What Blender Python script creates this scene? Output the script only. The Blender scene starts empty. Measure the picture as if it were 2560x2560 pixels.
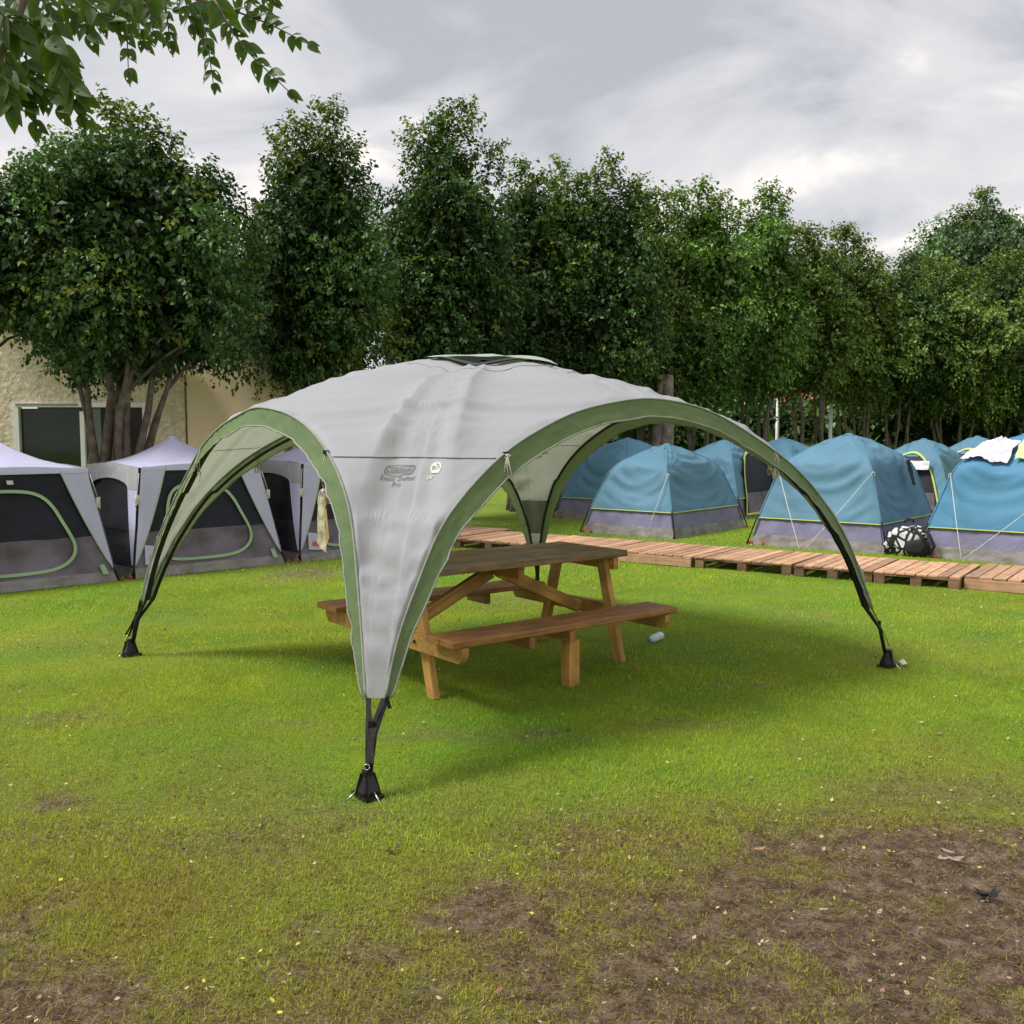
import bpy, bmesh, math, random
import numpy as np
from mathutils import Vector, Matrix, noise as mnoise
from mathutils.bvhtree import BVHTree
random.seed(7); np.random.seed(7)
rng = np.random.default_rng(11)
scene = bpy.context.scene
COL = scene.collection

# ------------------------------------------------------------------ camera, sky, sun, exposure
CAM_H, PITCH, FPX = 1.6, 0.0811, 2400.0
cam_data = bpy.data.cameras.new('camera')
cam_data.sensor_width = 36.0
cam_data.lens = FPX / 2560.0 * 36.0
cam_data.clip_end = 2000.0
cam_data.clip_start = 0.05
cam = bpy.data.objects.new('camera', cam_data)
cam.location = (0, 0, CAM_H)
cam.rotation_euler = (math.pi / 2 - PITCH, 0, 0)
COL.objects.link(cam)
scene.camera = cam

SUN_EL, SUN_AZ = math.radians(56), math.radians(-98)      # azimuth from +Y towards +X
sun_dir = Vector((math.sin(SUN_AZ) * math.cos(SUN_EL), math.cos(SUN_AZ) * math.cos(SUN_EL), math.sin(SUN_EL)))
sd = bpy.data.lights.new('sun', 'SUN')
sd.energy = 1.5
sd.angle = math.radians(20)
sd.color = (1.0, 0.97, 0.93)
sun = bpy.data.objects.new('sun', sd)
sun.rotation_euler = sun_dir.to_track_quat('Z', 'Y').to_euler()
COL.objects.link(sun)

world = bpy.data.worlds.new('World')
scene.world = world
world.use_nodes = True
nt = world.node_tree
for n in list(nt.nodes):
    nt.nodes.remove(n)
def wn(t, **kw):
    n = nt.nodes.new(t)
    for k, v in kw.items():
        setattr(n, k, v)
    return n
w_out = wn('ShaderNodeOutputWorld')
sky = wn('ShaderNodeTexSky', sky_type='NISHITA', sun_disc=False)
sky.sun_elevation = SUN_EL
sky.sun_rotation = SUN_AZ
bg_sky = wn('ShaderNodeBackground'); bg_sky.inputs['Strength'].default_value = 0.07
nt.links.new(sky.outputs['Color'], bg_sky.inputs['Color'])
tc = wn('ShaderNodeTexCoord')
sep = wn('ShaderNodeSeparateXYZ'); nt.links.new(tc.outputs['Generated'], sep.inputs[0])
zc = wn('ShaderNodeMath', operation='MAXIMUM'); zc.inputs[1].default_value = 0.0
nt.links.new(sep.outputs['Z'], zc.inputs[0])
za = wn('ShaderNodeMath', operation='ADD'); za.inputs[1].default_value = 0.16
nt.links.new(zc.outputs[0], za.inputs[0])
dx = wn('ShaderNodeMath', operation='DIVIDE'); dy = wn('ShaderNodeMath', operation='DIVIDE')
nt.links.new(sep.outputs['X'], dx.inputs[0]); nt.links.new(za.outputs[0], dx.inputs[1])
nt.links.new(sep.outputs['Y'], dy.inputs[0]); nt.links.new(za.outputs[0], dy.inputs[1])
cmb = wn('ShaderNodeCombineXYZ'); nt.links.new(dx.outputs[0], cmb.inputs['X']); nt.links.new(dy.outputs[0], cmb.inputs['Y'])
cmb.inputs['Z'].default_value = 5.1
n1 = wn('ShaderNodeTexNoise'); n1.inputs['Scale'].default_value = 1.5; n1.inputs['Detail'].default_value = 7; n1.inputs['Roughness'].default_value = 0.52; n1.inputs['Distortion'].default_value = 0.6
nt.links.new(cmb.outputs[0], n1.inputs['Vector'])
n2 = wn('ShaderNodeTexNoise'); n2.inputs['Scale'].default_value = 0.42; n2.inputs['Detail'].default_value = 2
nt.links.new(cmb.outputs[0], n2.inputs['Vector'])
mx = wn('ShaderNodeMath', operation='MULTIPLY_ADD'); mx.inputs[1].default_value = 0.45
nt.links.new(n2.outputs['Fac'], mx.inputs[0])
m2 = wn('ShaderNodeMath', operation='MULTIPLY'); m2.inputs[1].default_value = 0.85
nt.links.new(n1.outputs['Fac'], m2.inputs[0]); nt.links.new(m2.outputs[0], mx.inputs[2])
ramp = wn('ShaderNodeValToRGB')
el = ramp.color_ramp.elements
el[0].position = 0.525; el[0].color = (0.335, 0.338, 0.36, 1)
el[1].position = 0.79; el[1].color = (0.90, 0.81, 0.73, 1)
e = el.new(0.605); e.color = (0.45, 0.448, 0.462, 1)
e = el.new(0.68); e.color = (0.535, 0.52, 0.52, 1)
nt.links.new(mx.outputs[0], ramp.inputs[0])
bg_c = wn('ShaderNodeBackground'); bg_c.inputs['Strength'].default_value = 0.56
nt.links.new(ramp.outputs[0], bg_c.inputs['Color'])
mixw = wn('ShaderNodeMixShader'); mixw.inputs[0].default_value = 0.93
nt.links.new(bg_sky.outputs[0], mixw.inputs[1]); nt.links.new(bg_c.outputs[0], mixw.inputs[2])
nt.links.new(mixw.outputs[0], w_out.inputs['Surface'])

vs = scene.view_settings
vs.view_transform = 'Standard'
try: vs.look = 'None'
except Exception: pass
vs.exposure = 1.5
vs.gamma = 1.0
vs.use_curve_mapping = False
scene.render.engine = 'CYCLES'
scene.cycles.max_bounces = 6
scene.cycles.diffuse_bounces = 3
scene.cycles.transparent_max_bounces = 8

# ------------------------------------------------------------------ helpers
def ray(px, py):
    a = (px - 1280) / FPX; b = (1280 - py) / FPX
    c, s = math.cos(PITCH), math.sin(PITCH)
    return Vector((a, c + s * b, -s + c * b))
def ground(px, py, z=0.0):
    r = ray(px, py); t = (z - CAM_H) / r.z
    return Vector((r.x * t, r.y * t, z))
def at(px, py, Y):
    r = ray(px, py); t = Y / r.y
    return Vector((r.x * t, Y, CAM_H + r.z * t))

def tag(o, label=None, cat=None, group=None, kind=None):
    if label: o['label'] = label
    if cat: o['category'] = cat
    if group: o['group'] = group
    if kind: o['kind'] = kind
    return o
def thing(name, label, cat, loc=(0, 0, 0), rz=0.0, group=None):
    o = bpy.data.objects.new(name, None)
    o.empty_display_size = 0.2
    o.location = loc; o.rotation_euler = (0, 0, rz)
    COL.objects.link(o)
    return tag(o, label, cat, group)
def link(name, me, parent=None, loc=(0, 0, 0), rot=(0, 0, 0)):
    o = bpy.data.objects.new(name, me)
    o.location = loc; o.rotation_euler = rot
    COL.objects.link(o)
    if parent: o.parent = parent
    return o
class MB:
    """collects geometry for one mesh"""
    def __init__(s): s.v = []; s.f = []; s.m = []
    def add(s, v, f, mi=0):
        k = len(s.v); s.v += [tuple(p) for p in v]
        for q in f: s.f.append(tuple(i + k for i in q)); s.m.append(mi)
    def mesh(s, name, mats, smooth=False, off=None):
        v = s.v
        if off is not None: v = [(p[0] - off[0], p[1] - off[1], p[2] - off[2]) for p in v]
        me = bpy.data.meshes.new(name); me.from_pydata(v, [], s.f)
        if not isinstance(mats, (list, tuple)): mats = [mats]
        for m in mats: me.materials.append(m)
        if len(mats) > 1: me.polygons.foreach_set('material_index', s.m)
        if smooth: me.polygons.foreach_set('use_smooth', [True] * len(s.f))
        me.update(); return me
    def build(s, name, mats, parent=None, smooth=False, off=None, loc=(0, 0, 0), rot=(0, 0, 0)):
        return link(name, s.mesh(name, mats, smooth, off), parent, loc, rot)
def tube_geo(pts, r, n=6, cap=True):
    pts = [Vector(p) for p in pts]; N = len(pts)
    rr = r if hasattr(r, '__len__') else [r] * N
    V = []; F = []
    up = None
    for i, p in enumerate(pts):
        t = (pts[min(i + 1, N - 1)] - pts[max(i - 1, 0)]).normalized()
        if up is None:
            up = Vector((0, 0, 1)) if abs(t.z) < 0.9 else Vector((1, 0, 0))
        a = t.cross(up)
        if a.length < 1e-4: a = t.cross(Vector((0.3, 1, 0.2)))
        a.normalize(); b = a.cross(t).normalized(); up = b
        for k in range(n):
            w = 2 * math.pi * k / n
            V.append(p + a * (math.cos(w) * rr[i]) + b * (math.sin(w) * rr[i]))
    for i in range(N - 1):
        for k in range(n):
            F.append((i * n + k, i * n + (k + 1) % n, (i + 1) * n + (k + 1) % n, (i + 1) * n + k))
    if cap:
        F.append(tuple(range(n - 1, -1, -1))); F.append(tuple((N - 1) * n + k for k in range(n)))
    return V, F
def box_geo(c, d, R=None):
    c = Vector(c); V = []
    for sx in (-.5, .5):
        for sy in (-.5, .5):
            for sz in (-.5, .5):
                p = Vector((sx * d[0], sy * d[1], sz * d[2]))
                if R is not None: p = R @ p
                V.append(c + p)
    return V, [(0, 1, 3, 2), (4, 6, 7, 5), (0, 4, 5, 1), (2, 3, 7, 6), (0, 2, 6, 4), (1, 5, 7, 3)]
def bar_geo(a, b, w, h, up=(0, 0, 1)):
    a = Vector(a); b = Vector(b); x = (b - a); L = x.length; x.normalize()
    up = Vector(up); y = up.cross(x)
    if y.length < 1e-4: y = Vector((0, 1, 0)).cross(x)
    y.normalize(); z = x.cross(y)
    R = Matrix((x, y, z)).transposed()
    return box_geo((a + b) / 2, (L, w, h), R)
_bev = {}
def bevel_box(d, mat, bev=0.004, name='plank', jig=0.0, seed=0):
    """box mesh centred on the origin, long axis X, bevelled; cached so that alike pieces share it"""
    key = (round(d[0], 4), round(d[1], 4), round(d[2], 4), mat.name, bev, jig, seed)
    if key in _bev: return _bev[key]
    bm = bmesh.new(); bmesh.ops.create_cube(bm, size=1.0)
    for v in bm.verts: v.co = Vector((v.co.x * d[0], v.co.y * d[1], v.co.z * d[2]))
    if jig:
        rr = random.Random(seed)
        for v in bm.verts: v.co += Vector((rr.uniform(-jig, jig), rr.uniform(-jig, jig), rr.uniform(-jig, jig) * .4))
    bmesh.ops.bevel(bm, geom=list(bm.edges), offset=bev, segments=1, affect='EDGES')
    me = bpy.data.meshes.new(name); bm.to_mesh(me); bm.free()
    me.materials.append(mat); _bev[key] = me
    return me
def place_bar(name, a, b, w, h, mat, parent, up=(0, 0, 1), bev=0.004, jig=0.0, seed=0):
    """a bevelled timber from a to b as an object of its own: X along it, h measured along up"""
    a = Vector(a); b = Vector(b); x = b - a; L = x.length; x.normalize()
    y = Vector(up).cross(x); y.normalize(); z = x.cross(y)
    me = bevel_box((L, w, h), mat, bev, name, jig, seed)
    o = link(name, me, parent)
    o.location = (a + b) / 2
    o.rotation_euler = Matrix((x, y, z)).transposed().to_euler()
    return o
def grid_faces(nu, nv, wrap=False):
    F = []
    for j in range(nv - 1):
        for i in range(nu if wrap else nu - 1):
            i2 = (i + 1) % nu
            F.append((j * nu + i, j * nu + i2, (j + 1) * nu + i2, (j + 1) * nu + i))
    return F
def nz(x, y=0.0, z=0.0): return mnoise.noise(Vector((x, y, z)))
def patch(P, nu, nv, disp=None):
    """P(u,v)->Vector sampled on a grid, pushed along its normal by disp(u,v,p)"""
    V = [[P(i / (nu - 1), j / (nv - 1)) for i in range(nu)] for j in range(nv)]
    if disp:
        W = []
        for j in range(nv):
            row = []
            for i in range(nu):
                du = V[j][min(i + 1, nu - 1)] - V[j][max(i - 1, 0)]
                dv = V[min(j + 1, nv - 1)][i] - V[max(j - 1, 0)][i]
                n = du.cross(dv)
                if n.length > 1e-9: n.normalize()
                row.append(V[j][i] + n * disp(i / (nu - 1), j / (nv - 1), V[j][i]))
            W.append(row)
        V = W
    return [p for r in V for p in r], grid_faces(nu, nv)
def bil(a, b, c, d):
    a, b, c, d = map(Vector, (a, b, c, d))
    return lambda u, v: (a * (1 - u) + b * u) * (1 - v) + (d * (1 - u) + c * u) * v
def np_mesh(name, V, F, mats, smooth=True, colors=None, mi=None):
    """big meshes from numpy; F is (n,3) or (n,4)"""
    me = bpy.data.meshes.new(name); n, k = F.shape
    me.vertices.add(len(V)); me.vertices.foreach_set('co', np.ascontiguousarray(V, np.float32).ravel())
    me.loops.add(n * k); me.loops.foreach_set('vertex_index', np.ascontiguousarray(F, np.int32).ravel())
    me.polygons.add(n); me.polygons.foreach_set('loop_start', np.arange(0, n * k, k, dtype=np.int32))
    if mi is not None: me.polygons.foreach_set('material_index', np.ascontiguousarray(mi, np.int32))
    if smooth: me.polygons.foreach_set('use_smooth', np.ones(n, bool))
    if not isinstance(mats, (list, tuple)): mats = [mats]
    for m in mats: me.materials.append(m)
    if colors is not None:
        a = me.color_attributes.new('tint', 'FLOAT_COLOR', 'POINT')
        c = np.ones((len(V), 4), np.float32); c[:, :colors.shape[1]] = colors
        a.data.foreach_set('color', c.ravel())
    me.update(calc_edges=True); me.validate(); return me

# ------------------------------------------------------------------ materials
def newmat(name):
    m = bpy.data.materials.new(name); m.use_nodes = True
    t = m.node_tree; b = t.nodes['Principled BSDF']; o = t.nodes['Material Output']
    return m, t, b, o
def N(t, ty, **kw):
    n = t.nodes.new(ty)
    for k, v in kw.items():
        if k in n.inputs.keys(): n.inputs[k].default_value = v
        else: setattr(n, k, v)
    return n
def L(t, a, b): t.links.new(a, b)
def rgb(c): return (c[0], c[1], c[2], 1.0)
def simple(name, col, rough=0.7, var=0.15, scale=6.0, bump=0.0, bscale=40.0, metal=0.0, coord='Object', detail=4, spec=0.4, col2=None):
    m, t, b, o = newmat(name)
    tcn = N(t, 'ShaderNodeTexCoord')
    no = N(t, 'ShaderNodeTexNoise', Scale=scale, Detail=detail)
    L(t, tcn.outputs[coord], no.inputs['Vector'])
    r = N(t, 'ShaderNodeValToRGB')
    c2 = col2 if col2 else [min(1, c * (1 + var)) for c in col]
    r.color_ramp.elements[0].position = .32; r.color_ramp.elements[0].color = rgb([c * (1 - var) for c in col])
    r.color_ramp.elements[1].position = .68; r.color_ramp.elements[1].color = rgb(c2)
    L(t, no.outputs['Fac'], r.inputs[0]); L(t, r.outputs[0], b.inputs['Base Color'])
    b.inputs['Roughness'].default_value = rough; b.inputs['Metallic'].default_value = metal
    b.inputs['Specular IOR Level'].default_value = spec
    if bump:
        nb = N(t, 'ShaderNodeTexNoise', Scale=bscale, Detail=5); L(t, tcn.outputs[coord], nb.inputs['Vector'])
        bp = N(t, 'ShaderNodeBump', Strength=bump, Distance=0.02); L(t, nb.outputs['Fac'], bp.inputs['Height'])
        L(t, bp.outputs[0], b.inputs['Normal'])
    return m
def fabric(name, col, trans=None, tmix=0.25, var=0.06, scale=2.5, crease=0.35, cscale=9.0, rough=0.6, stretch=(1, 1, 1), dirt=None):
    """thin tent cloth: diffuse + light passing through + a weak sheen, creased by bump"""
    m, t, b, o = newmat(name)
    tcn = N(t, 'ShaderNodeTexCoord'); mp = N(t, 'ShaderNodeMapping'); mp.inputs['Scale'].default_value = stretch
    L(t, tcn.outputs['Object'], mp.inputs['Vector'])
    no = N(t, 'ShaderNodeTexNoise', Scale=scale, Detail=5); L(t, tcn.outputs['Object'], no.inputs['Vector'])
    r = N(t, 'ShaderNodeValToRGB')
    r.color_ramp.elements[0].position = .3; r.color_ramp.elements[0].color = rgb([c * (1 - var) for c in (dirt or col)])
    r.color_ramp.elements[1].position = .62; r.color_ramp.elements[1].color = rgb([min(1, c * (1 + var)) for c in col])
    L(t, no.outputs['Fac'], r.inputs[0]); L(t, r.outputs[0], b.inputs['Base Color'])
    b.inputs['Roughness'].default_value = rough; b.inputs['Specular IOR Level'].default_value = 0.25
    nb = N(t, 'ShaderNodeTexNoise', Scale=cscale, Detail=6, Roughness=.6, Distortion=.8); L(t, mp.outputs[0], nb.inputs['Vector'])
    nw = N(t, 'ShaderNodeTexNoise', Scale=420.0, Detail=1); L(t, tcn.outputs['Object'], nw.inputs['Vector'])
    ad = N(t, 'ShaderNodeMath', operation='MULTIPLY_ADD'); ad.inputs[1].default_value = .03
    L(t, nw.outputs['Fac'], ad.inputs[0]); L(t, nb.outputs['Fac'], ad.inputs[2])
    bp = N(t, 'ShaderNodeBump', Strength=crease, Distance=0.03); L(t, ad.outputs[0], bp.inputs['Height'])
    L(t, bp.outputs[0], b.inputs['Normal'])
    if tmix:
        tr = N(t, 'ShaderNodeBsdfTranslucent'); tr.inputs['Color'].default_value = rgb(trans or col)
        L(t, bp.outputs[0], tr.inputs['Normal'])
        ms = N(t, 'ShaderNodeMixShader'); ms.inputs[0].default_value = tmix
        L(t, b.outputs[0], ms.inputs[1]); L(t, tr.outputs[0], ms.inputs[2]); L(t, ms.outputs[0], o.inputs['Surface'])
    return m
def tinted(name, rough=0.5, spec=0.4, tmix=0.2, tcol=(1.2, 1.3, .6), bump=0.0):
    """colour from the 'tint' attribute (each leaf or blade its own)"""
    m, t, b, o = newmat(name)
    a = N(t, 'ShaderNodeAttribute'); a.attribute_name = 'tint'
    L(t, a.outputs['Color'], b.inputs['Base Color'])
    b.inputs['Roughness'].default_value = rough; b.inputs['Specular IOR Level'].default_value = spec
    if tmix:
        mu = N(t, 'ShaderNodeMix', data_type='RGBA', blend_type='MULTIPLY'); mu.inputs[0].default_value = 1
        L(t, a.outputs['Color'], mu.inputs[6]); mu.inputs[7].default_value = rgb(tcol)
        tr = N(t, 'ShaderNodeBsdfTranslucent'); L(t, mu.outputs[2], tr.inputs['Color'])
        ms = N(t, 'ShaderNodeMixShader'); ms.inputs[0].default_value = tmix
        L(t, b.outputs[0], ms.inputs[1]); L(t, tr.outputs[0], ms.inputs[2]); L(t, ms.outputs[0], o.inputs['Surface'])
    return m
def wood(name, c1, c2, c3=None, rough=0.65, scale=1.0, bump=0.6, spec=0.35, per_obj=0.25):
    """sawn timber, grain along the object's X, each board its own shade"""
    m, t, b, o = newmat(name)
    tcn = N(t, 'ShaderNodeTexCoord'); oi = N(t, 'ShaderNodeObjectInfo')
    ad = N(t, 'ShaderNodeVectorMath', operation='MULTIPLY_ADD')
    ad.inputs[1].default_value = (1, 1, 1); L(t, tcn.outputs['Object'], ad.inputs[0])
    mr = N(t, 'ShaderNodeMath', operation='MULTIPLY'); mr.inputs[1].default_value = 37.0; L(t, oi.outputs['Random'], mr.inputs[0])
    cv = N(t, 'ShaderNodeCombineXYZ'); L(t, mr.outputs[0], cv.inputs[0]); L(t, mr.outputs[0], cv.inputs[1]); L(t, cv.outputs[0], ad.inputs[2])
    mp = N(t, 'ShaderNodeMapping'); mp.inputs['Scale'].default_value = (1.6 * scale, 26 * scale, 26 * scale); L(t, ad.outputs[0], mp.inputs['Vector'])
    g = N(t, 'ShaderNodeTexNoise', Scale=1.6, Detail=6, Roughness=.62, Distortion=.6); L(t, mp.outputs[0], g.inputs['Vector'])
    r = N(t, 'ShaderNodeValToRGB')
    r.color_ramp.elements[0].position = .28; r.color_ramp.elements[0].color = rgb(c1)
    r.color_ramp.elements[1].position = .72; r.color_ramp.elements[1].color = rgb(c2)
    L(t, g.outputs['Fac'], r.inputs[0])
    bl = N(t, 'ShaderNodeTexNoise', Scale=5.5 * scale, Detail=4); L(t, ad.outputs[0], bl.inputs['Vector'])
    br = N(t, 'ShaderNodeValToRGB'); br.color_ramp.elements[0].position = .42; br.color_ramp.elements[1].position = .66
    L(t, bl.outputs['Fac'], br.inputs[0])
    mx1 = N(t, 'ShaderNodeMix', data_type='RGBA'); L(t, br.outputs[0], mx1.inputs[0]); L(t, r.outputs[0], mx1.inputs[6])
    c3 = c3 or [x * .55 for x in c1]
    mxx = N(t, 'ShaderNodeMix', data_type='RGBA'); mxx.inputs[0].default_value = .55
    L(t, r.outputs[0], mxx.inputs[6]); mxx.inputs[7].default_value = rgb(c3); L(t, mxx.outputs[2], mx1.inputs[7])
    hs = N(t, 'ShaderNodeHueSaturation')
    mv = N(t, 'ShaderNodeMapRange'); mv.inputs[3].default_value = 1 - per_obj; mv.inputs[4].default_value = 1 + per_obj
    L(t, oi.outputs['Random'], mv.inputs[0]); L(t, mv.outputs[0], hs.inputs['Value']); L(t, mx1.outputs[2], hs.inputs['Color'])
    L(t, hs.outputs[0], b.inputs['Base Color']); b.inputs['Roughness'].default_value = rough; b.inputs['Specular IOR Level'].default_value = spec
    bp = N(t, 'ShaderNodeBump', Strength=bump, Distance=.004); L(t, g.outputs['Fac'], bp.inputs['Height']); L(t, bp.outputs[0], b.inputs['Normal'])
    return m

M = {}
M['grey'] = fabric('canopy_grey', (.40, .405, .445), (.54, .56, .46), .30, var=.03, scale=1.6, crease=.18, cscale=6)
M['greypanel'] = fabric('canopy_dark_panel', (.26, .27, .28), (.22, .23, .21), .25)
M['band'] = fabric('canopy_green', (.150, .215, .098), (.25, .31, .14), .28, var=.10, scale=3.0, crease=.5, cscale=5)
M['piping'] = fabric('canopy_piping', (.27, .29, .25), None, 0)
M['cap'] = fabric('canopy_cap', (.42, .50, .40), (.4, .5, .35), .25)
M['mesh'] = simple('vent_mesh', (.010, .012, .011), .95, .2, 60, spec=.1)
M['ventgreen'] = fabric('vent_green', (.030, .042, .036), None, 0)
M['black'] = simple('black_fibre', (.012, .012, .013), .45, .3, 30, bump=.1)
M['strap'] = simple('black_webbing', (.018, .017, .016), .8, .3, 80, bump=.4, bscale=300)
M['plasticblk'] = simple('black_plastic', (.008, .008, .009), .28, .2, 10)
M['steel'] = simple('peg_steel', (.62, .62, .60), .3, .1, 20, metal=1.0)
M['rope'] = simple('rope_cotton', (.55, .50, .42), .9, .2, 60, bump=.6, bscale=220)
M['ropew'] = simple('guy_rope_white', (.60, .58, .53), .8, .12, 40, bump=.4, bscale=200)
M['print'] = simple('print_ink', (.12, .12, .13), .7, .1, 30)
M['printpale'] = simple('print_pale', (.58, .58, .48), .7, .1, 30)
M['seam'] = simple('seam_thread', (.27, .27, .28), .8, .1, 30)
M['seamlight'] = simple('seam_tape', (.25, .28, .23), .8, .1, 30)
M['tabletop'] = wood('table_top_wood', (.11, .068, .036), (.40, .265, .14), (.095, .07, .05), rough=.5, spec=.5)
M['bench'] = wood('bench_wood', (.20, .085, .030), (.50, .225, .08), (.13, .065, .03), rough=.42, spec=.55)
M['leg'] = wood('table_leg_wood', (.33, .165, .038), (.66, .38, .11), (.20, .10, .032), rough=.6)
M['pallet'] = wood('pallet_wood', (.34, .19, .105), (.58, .36, .22), (.26, .15, .095), rough=.8, per_obj=.28)
M['palletdk'] = wood('pallet_block_wood', (.13, .075, .045), (.27, .165, .095), (.09, .055, .04), rough=.85)
M['tentwhite'] = fabric('tent_lilac_white', (.57, .57, .76), (.57, .57, .75), .22, var=.05, crease=.30, cscale=4)
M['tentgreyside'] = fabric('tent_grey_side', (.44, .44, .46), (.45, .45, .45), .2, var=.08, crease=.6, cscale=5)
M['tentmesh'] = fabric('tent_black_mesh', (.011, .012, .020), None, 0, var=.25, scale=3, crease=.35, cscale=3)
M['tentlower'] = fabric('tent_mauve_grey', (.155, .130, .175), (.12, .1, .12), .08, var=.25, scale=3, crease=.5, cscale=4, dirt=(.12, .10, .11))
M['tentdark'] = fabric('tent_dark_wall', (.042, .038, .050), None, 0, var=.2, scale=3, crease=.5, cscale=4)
M['skirt'] = fabric('tent_groundsheet', (.20, .195, .19), None, 0, var=.25, scale=4, crease=.9, cscale=7, dirt=(.20, .16, .135))
M['zip'] = fabric('zip_green', (.29, .42, .24), None, 0, var=.1, crease=.2)
M['ziplime'] = fabric('zip_lime', (.46, .55, .11), None, 0, var=.1, crease=.2)
M['blue'] = fabric('tent_blue', (.11, .245, .34), (.07, .2, .30), .16, var=.09, scale=1.5, crease=.45, cscale=3.5)
M['blue2'] = fabric('tent_blue_bright', (.085, .25, .40), (.07, .22, .36), .16, var=.09, scale=1.5, crease=.45, cscale=3.5)
M['purple'] = fabric('tent_purple_wall', (.19, .18, .28), None, 0, var=.12, scale=3, crease=.6, cscale=5)
M['red'] = simple('red_plastic', (.50, .035, .02), .4, .15, 10)
M['bark'] = simple('bark_grey_brown', (.15, .122, .095), .9, .35, 9, bump=.8, bscale=30)
M['barklight'] = simple('bark_pale', (.23, .195, .16), .9, .35, 7, bump=.9, bscale=22)
M['leaf'] = tinted('ficus_leaf', .46, .34, .20, (1.1, 1.3, .5))
M['leafnear'] = tinted('overhang_leaf', .45, .35, .42, (1.5, 1.5, .4))
M['shrub'] = tinted('shrub_leaf', .45, .4, .3, (1.3, 1.3, .5))
M['grass'] = tinted('grass_blade', .6, .25, .42, (1.25, 1.15, .5))
M['litter'] = tinted('dead_leaf', .7, .3, .1, (1, 1, .8))
# ------------------------------------------------------------------ END HEADER
# ------------------------------------------------------------------ ground and lawn
def fbm(x, y, sc, seed=0.0, oct=3):
    """vectorised value noise, about -1..1"""
    out = np.zeros_like(x, float); amp = 1.0; tot = 0.0
    for o in range(oct):
        X = x * sc + seed * 17.3 + o * 31.7; Y = y * sc + seed * 9.1 + o * 11.3
        xi = np.floor(X); yi = np.floor(Y); fx = X - xi; fy = Y - yi
        fx = fx * fx * (3 - 2 * fx); fy = fy * fy * (3 - 2 * fy)
        def h(a, b):
            s = np.sin(a * 127.1 + b * 311.7) * 43758.5453
            return s - np.floor(s)
        v = (h(xi, yi) * (1 - fx) + h(xi + 1, yi) * fx) * (1 - fy) + (h(xi, yi + 1) * (1 - fx) + h(xi + 1, yi + 1) * fx) * fy
        out += amp * (v * 2 - 1); tot += amp; amp *= .55; sc = sc * 2.03
    return out / tot
SPOTS = [  # bare patches: x, y, radius x, radius y, strength
    (1.15, 2.90, 1.35, .66, 1.0), (1.5, 3.45, .80, .42, 1.0), (.40, 2.62, 1.0, .42, .92), (2.2, 3.1, .9, .6, .9), (.75, 2.35, .9, .25, .9),
    (-1.30, 2.58, .48, .22, .95), (-1.62, 3.05, .16, .22, .8), (-1.97, 4.05, .13, .09, .8), (-1.0, 3.72, .42, .30, .45),
    (-.55, 2.45, .5, .2, .6), (-1.75, 3.75, .30, .18, .35), (-2.35, 11.0, .45, .25, .7), (.15, 5.05, .13, .09, .5),
    (.38, 3.66, .45, .22, .55), (1.9, 4.2, .5, .2, .35), (-3.1, 8.1, .5, .18, .35), (.9, 14.1, 2.0, .5, .5),
    (-.1, 9.1, .5, .2, .35), (-.2, 5.0, .5, .12, .3), (.9, 5.2, .35, .12, .35), (-2.6, 5.3, .3, .12, .35), (1.5, 6.0, .3, .1, .3), (2.6, 8.2, .5, .14, .35), (-1.3, 5.2, .3, .1, .3), (3.4, 13.0, 1.6, .25, .3), (-3.6, 7.4, .6, .2, .3)]
def worn_at(x, y):
    n = fbm(x, y, 2.2, 1, 4); n2 = fbm(x, y, 9.0, 4, 3)
    w = np.zeros_like(x, float)
    for cx, cy, rx, ry, s in SPOTS:
        q = ((x - cx) / rx) ** 2 + ((y - cy) / ry) ** 2
        k = np.clip((1.40 - np.sqrt(q) + .6 * n + .6 * n2) * 1.05, 0, 1)
        w = np.maximum(w, s * k)
    return np.clip(w, 0, 1)
def dry_at(x, y):
    """yellowed turf: near the camera and in blotches"""
    near = np.clip((4.9 - y) / 1.7, 0, 1)
    return np.clip(.74 * near + .33 * fbm(x, y, .9, 8, 3) + .18 * fbm(x, y, 4, 3, 2) - .02, 0, 1)
def gz(x, y): return .012 * fbm(x, y, 1.3, 5, 2) + .006 * fbm(x, y, 7, 6, 2) * np.clip((12 - y) / 8, 0, 1)
def axis(lo, hi, fine_lo, fine_hi, step):
    a = list(np.arange(fine_lo, fine_hi + 1e-6, step)); s = step; x = fine_hi
    while x < hi: s *= 1.22; x += s; a.append(x)
    s = step; x = fine_lo; pre = []
    while x > lo: s *= 1.22; x -= s; pre.append(x)
    return np.array(pre[::-1] + a)
gx = axis(-400, 400, -3.0, 3.2, .03); gy = axis(-60, 900, 2.2, 5.2, .03)
GX, GY = np.meshgrid(gx, gy)
GZ = gz(GX, GY) * (np.abs(GX) < 30) * (GY < 40)
W = worn_at(GX, GY); D = dry_at(GX, GY)
GZ = GZ - .008 * W + .010 * W * fbm(GX, GY, 17, 2, 3)
gv = np.stack([GX, GY, GZ], -1).reshape(-1, 3)
ny_, nx_ = GX.shape
ii = (np.arange(ny_ - 1)[:, None] * nx_ + np.arange(nx_ - 1)[None, :]).ravel()
gf = np.stack([ii, ii + 1, ii + 1 + nx_, ii + nx_], 1)
gm, t, b, o = newmat('lawn_ground')
a = N(t, 'ShaderNodeAttribute'); a.attribute_name = 'tint'
sp = N(t, 'ShaderNodeSeparateColor'); L(t, a.outputs['Color'], sp.inputs[0])
tcn = N(t, 'ShaderNodeTexCoord')
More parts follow.
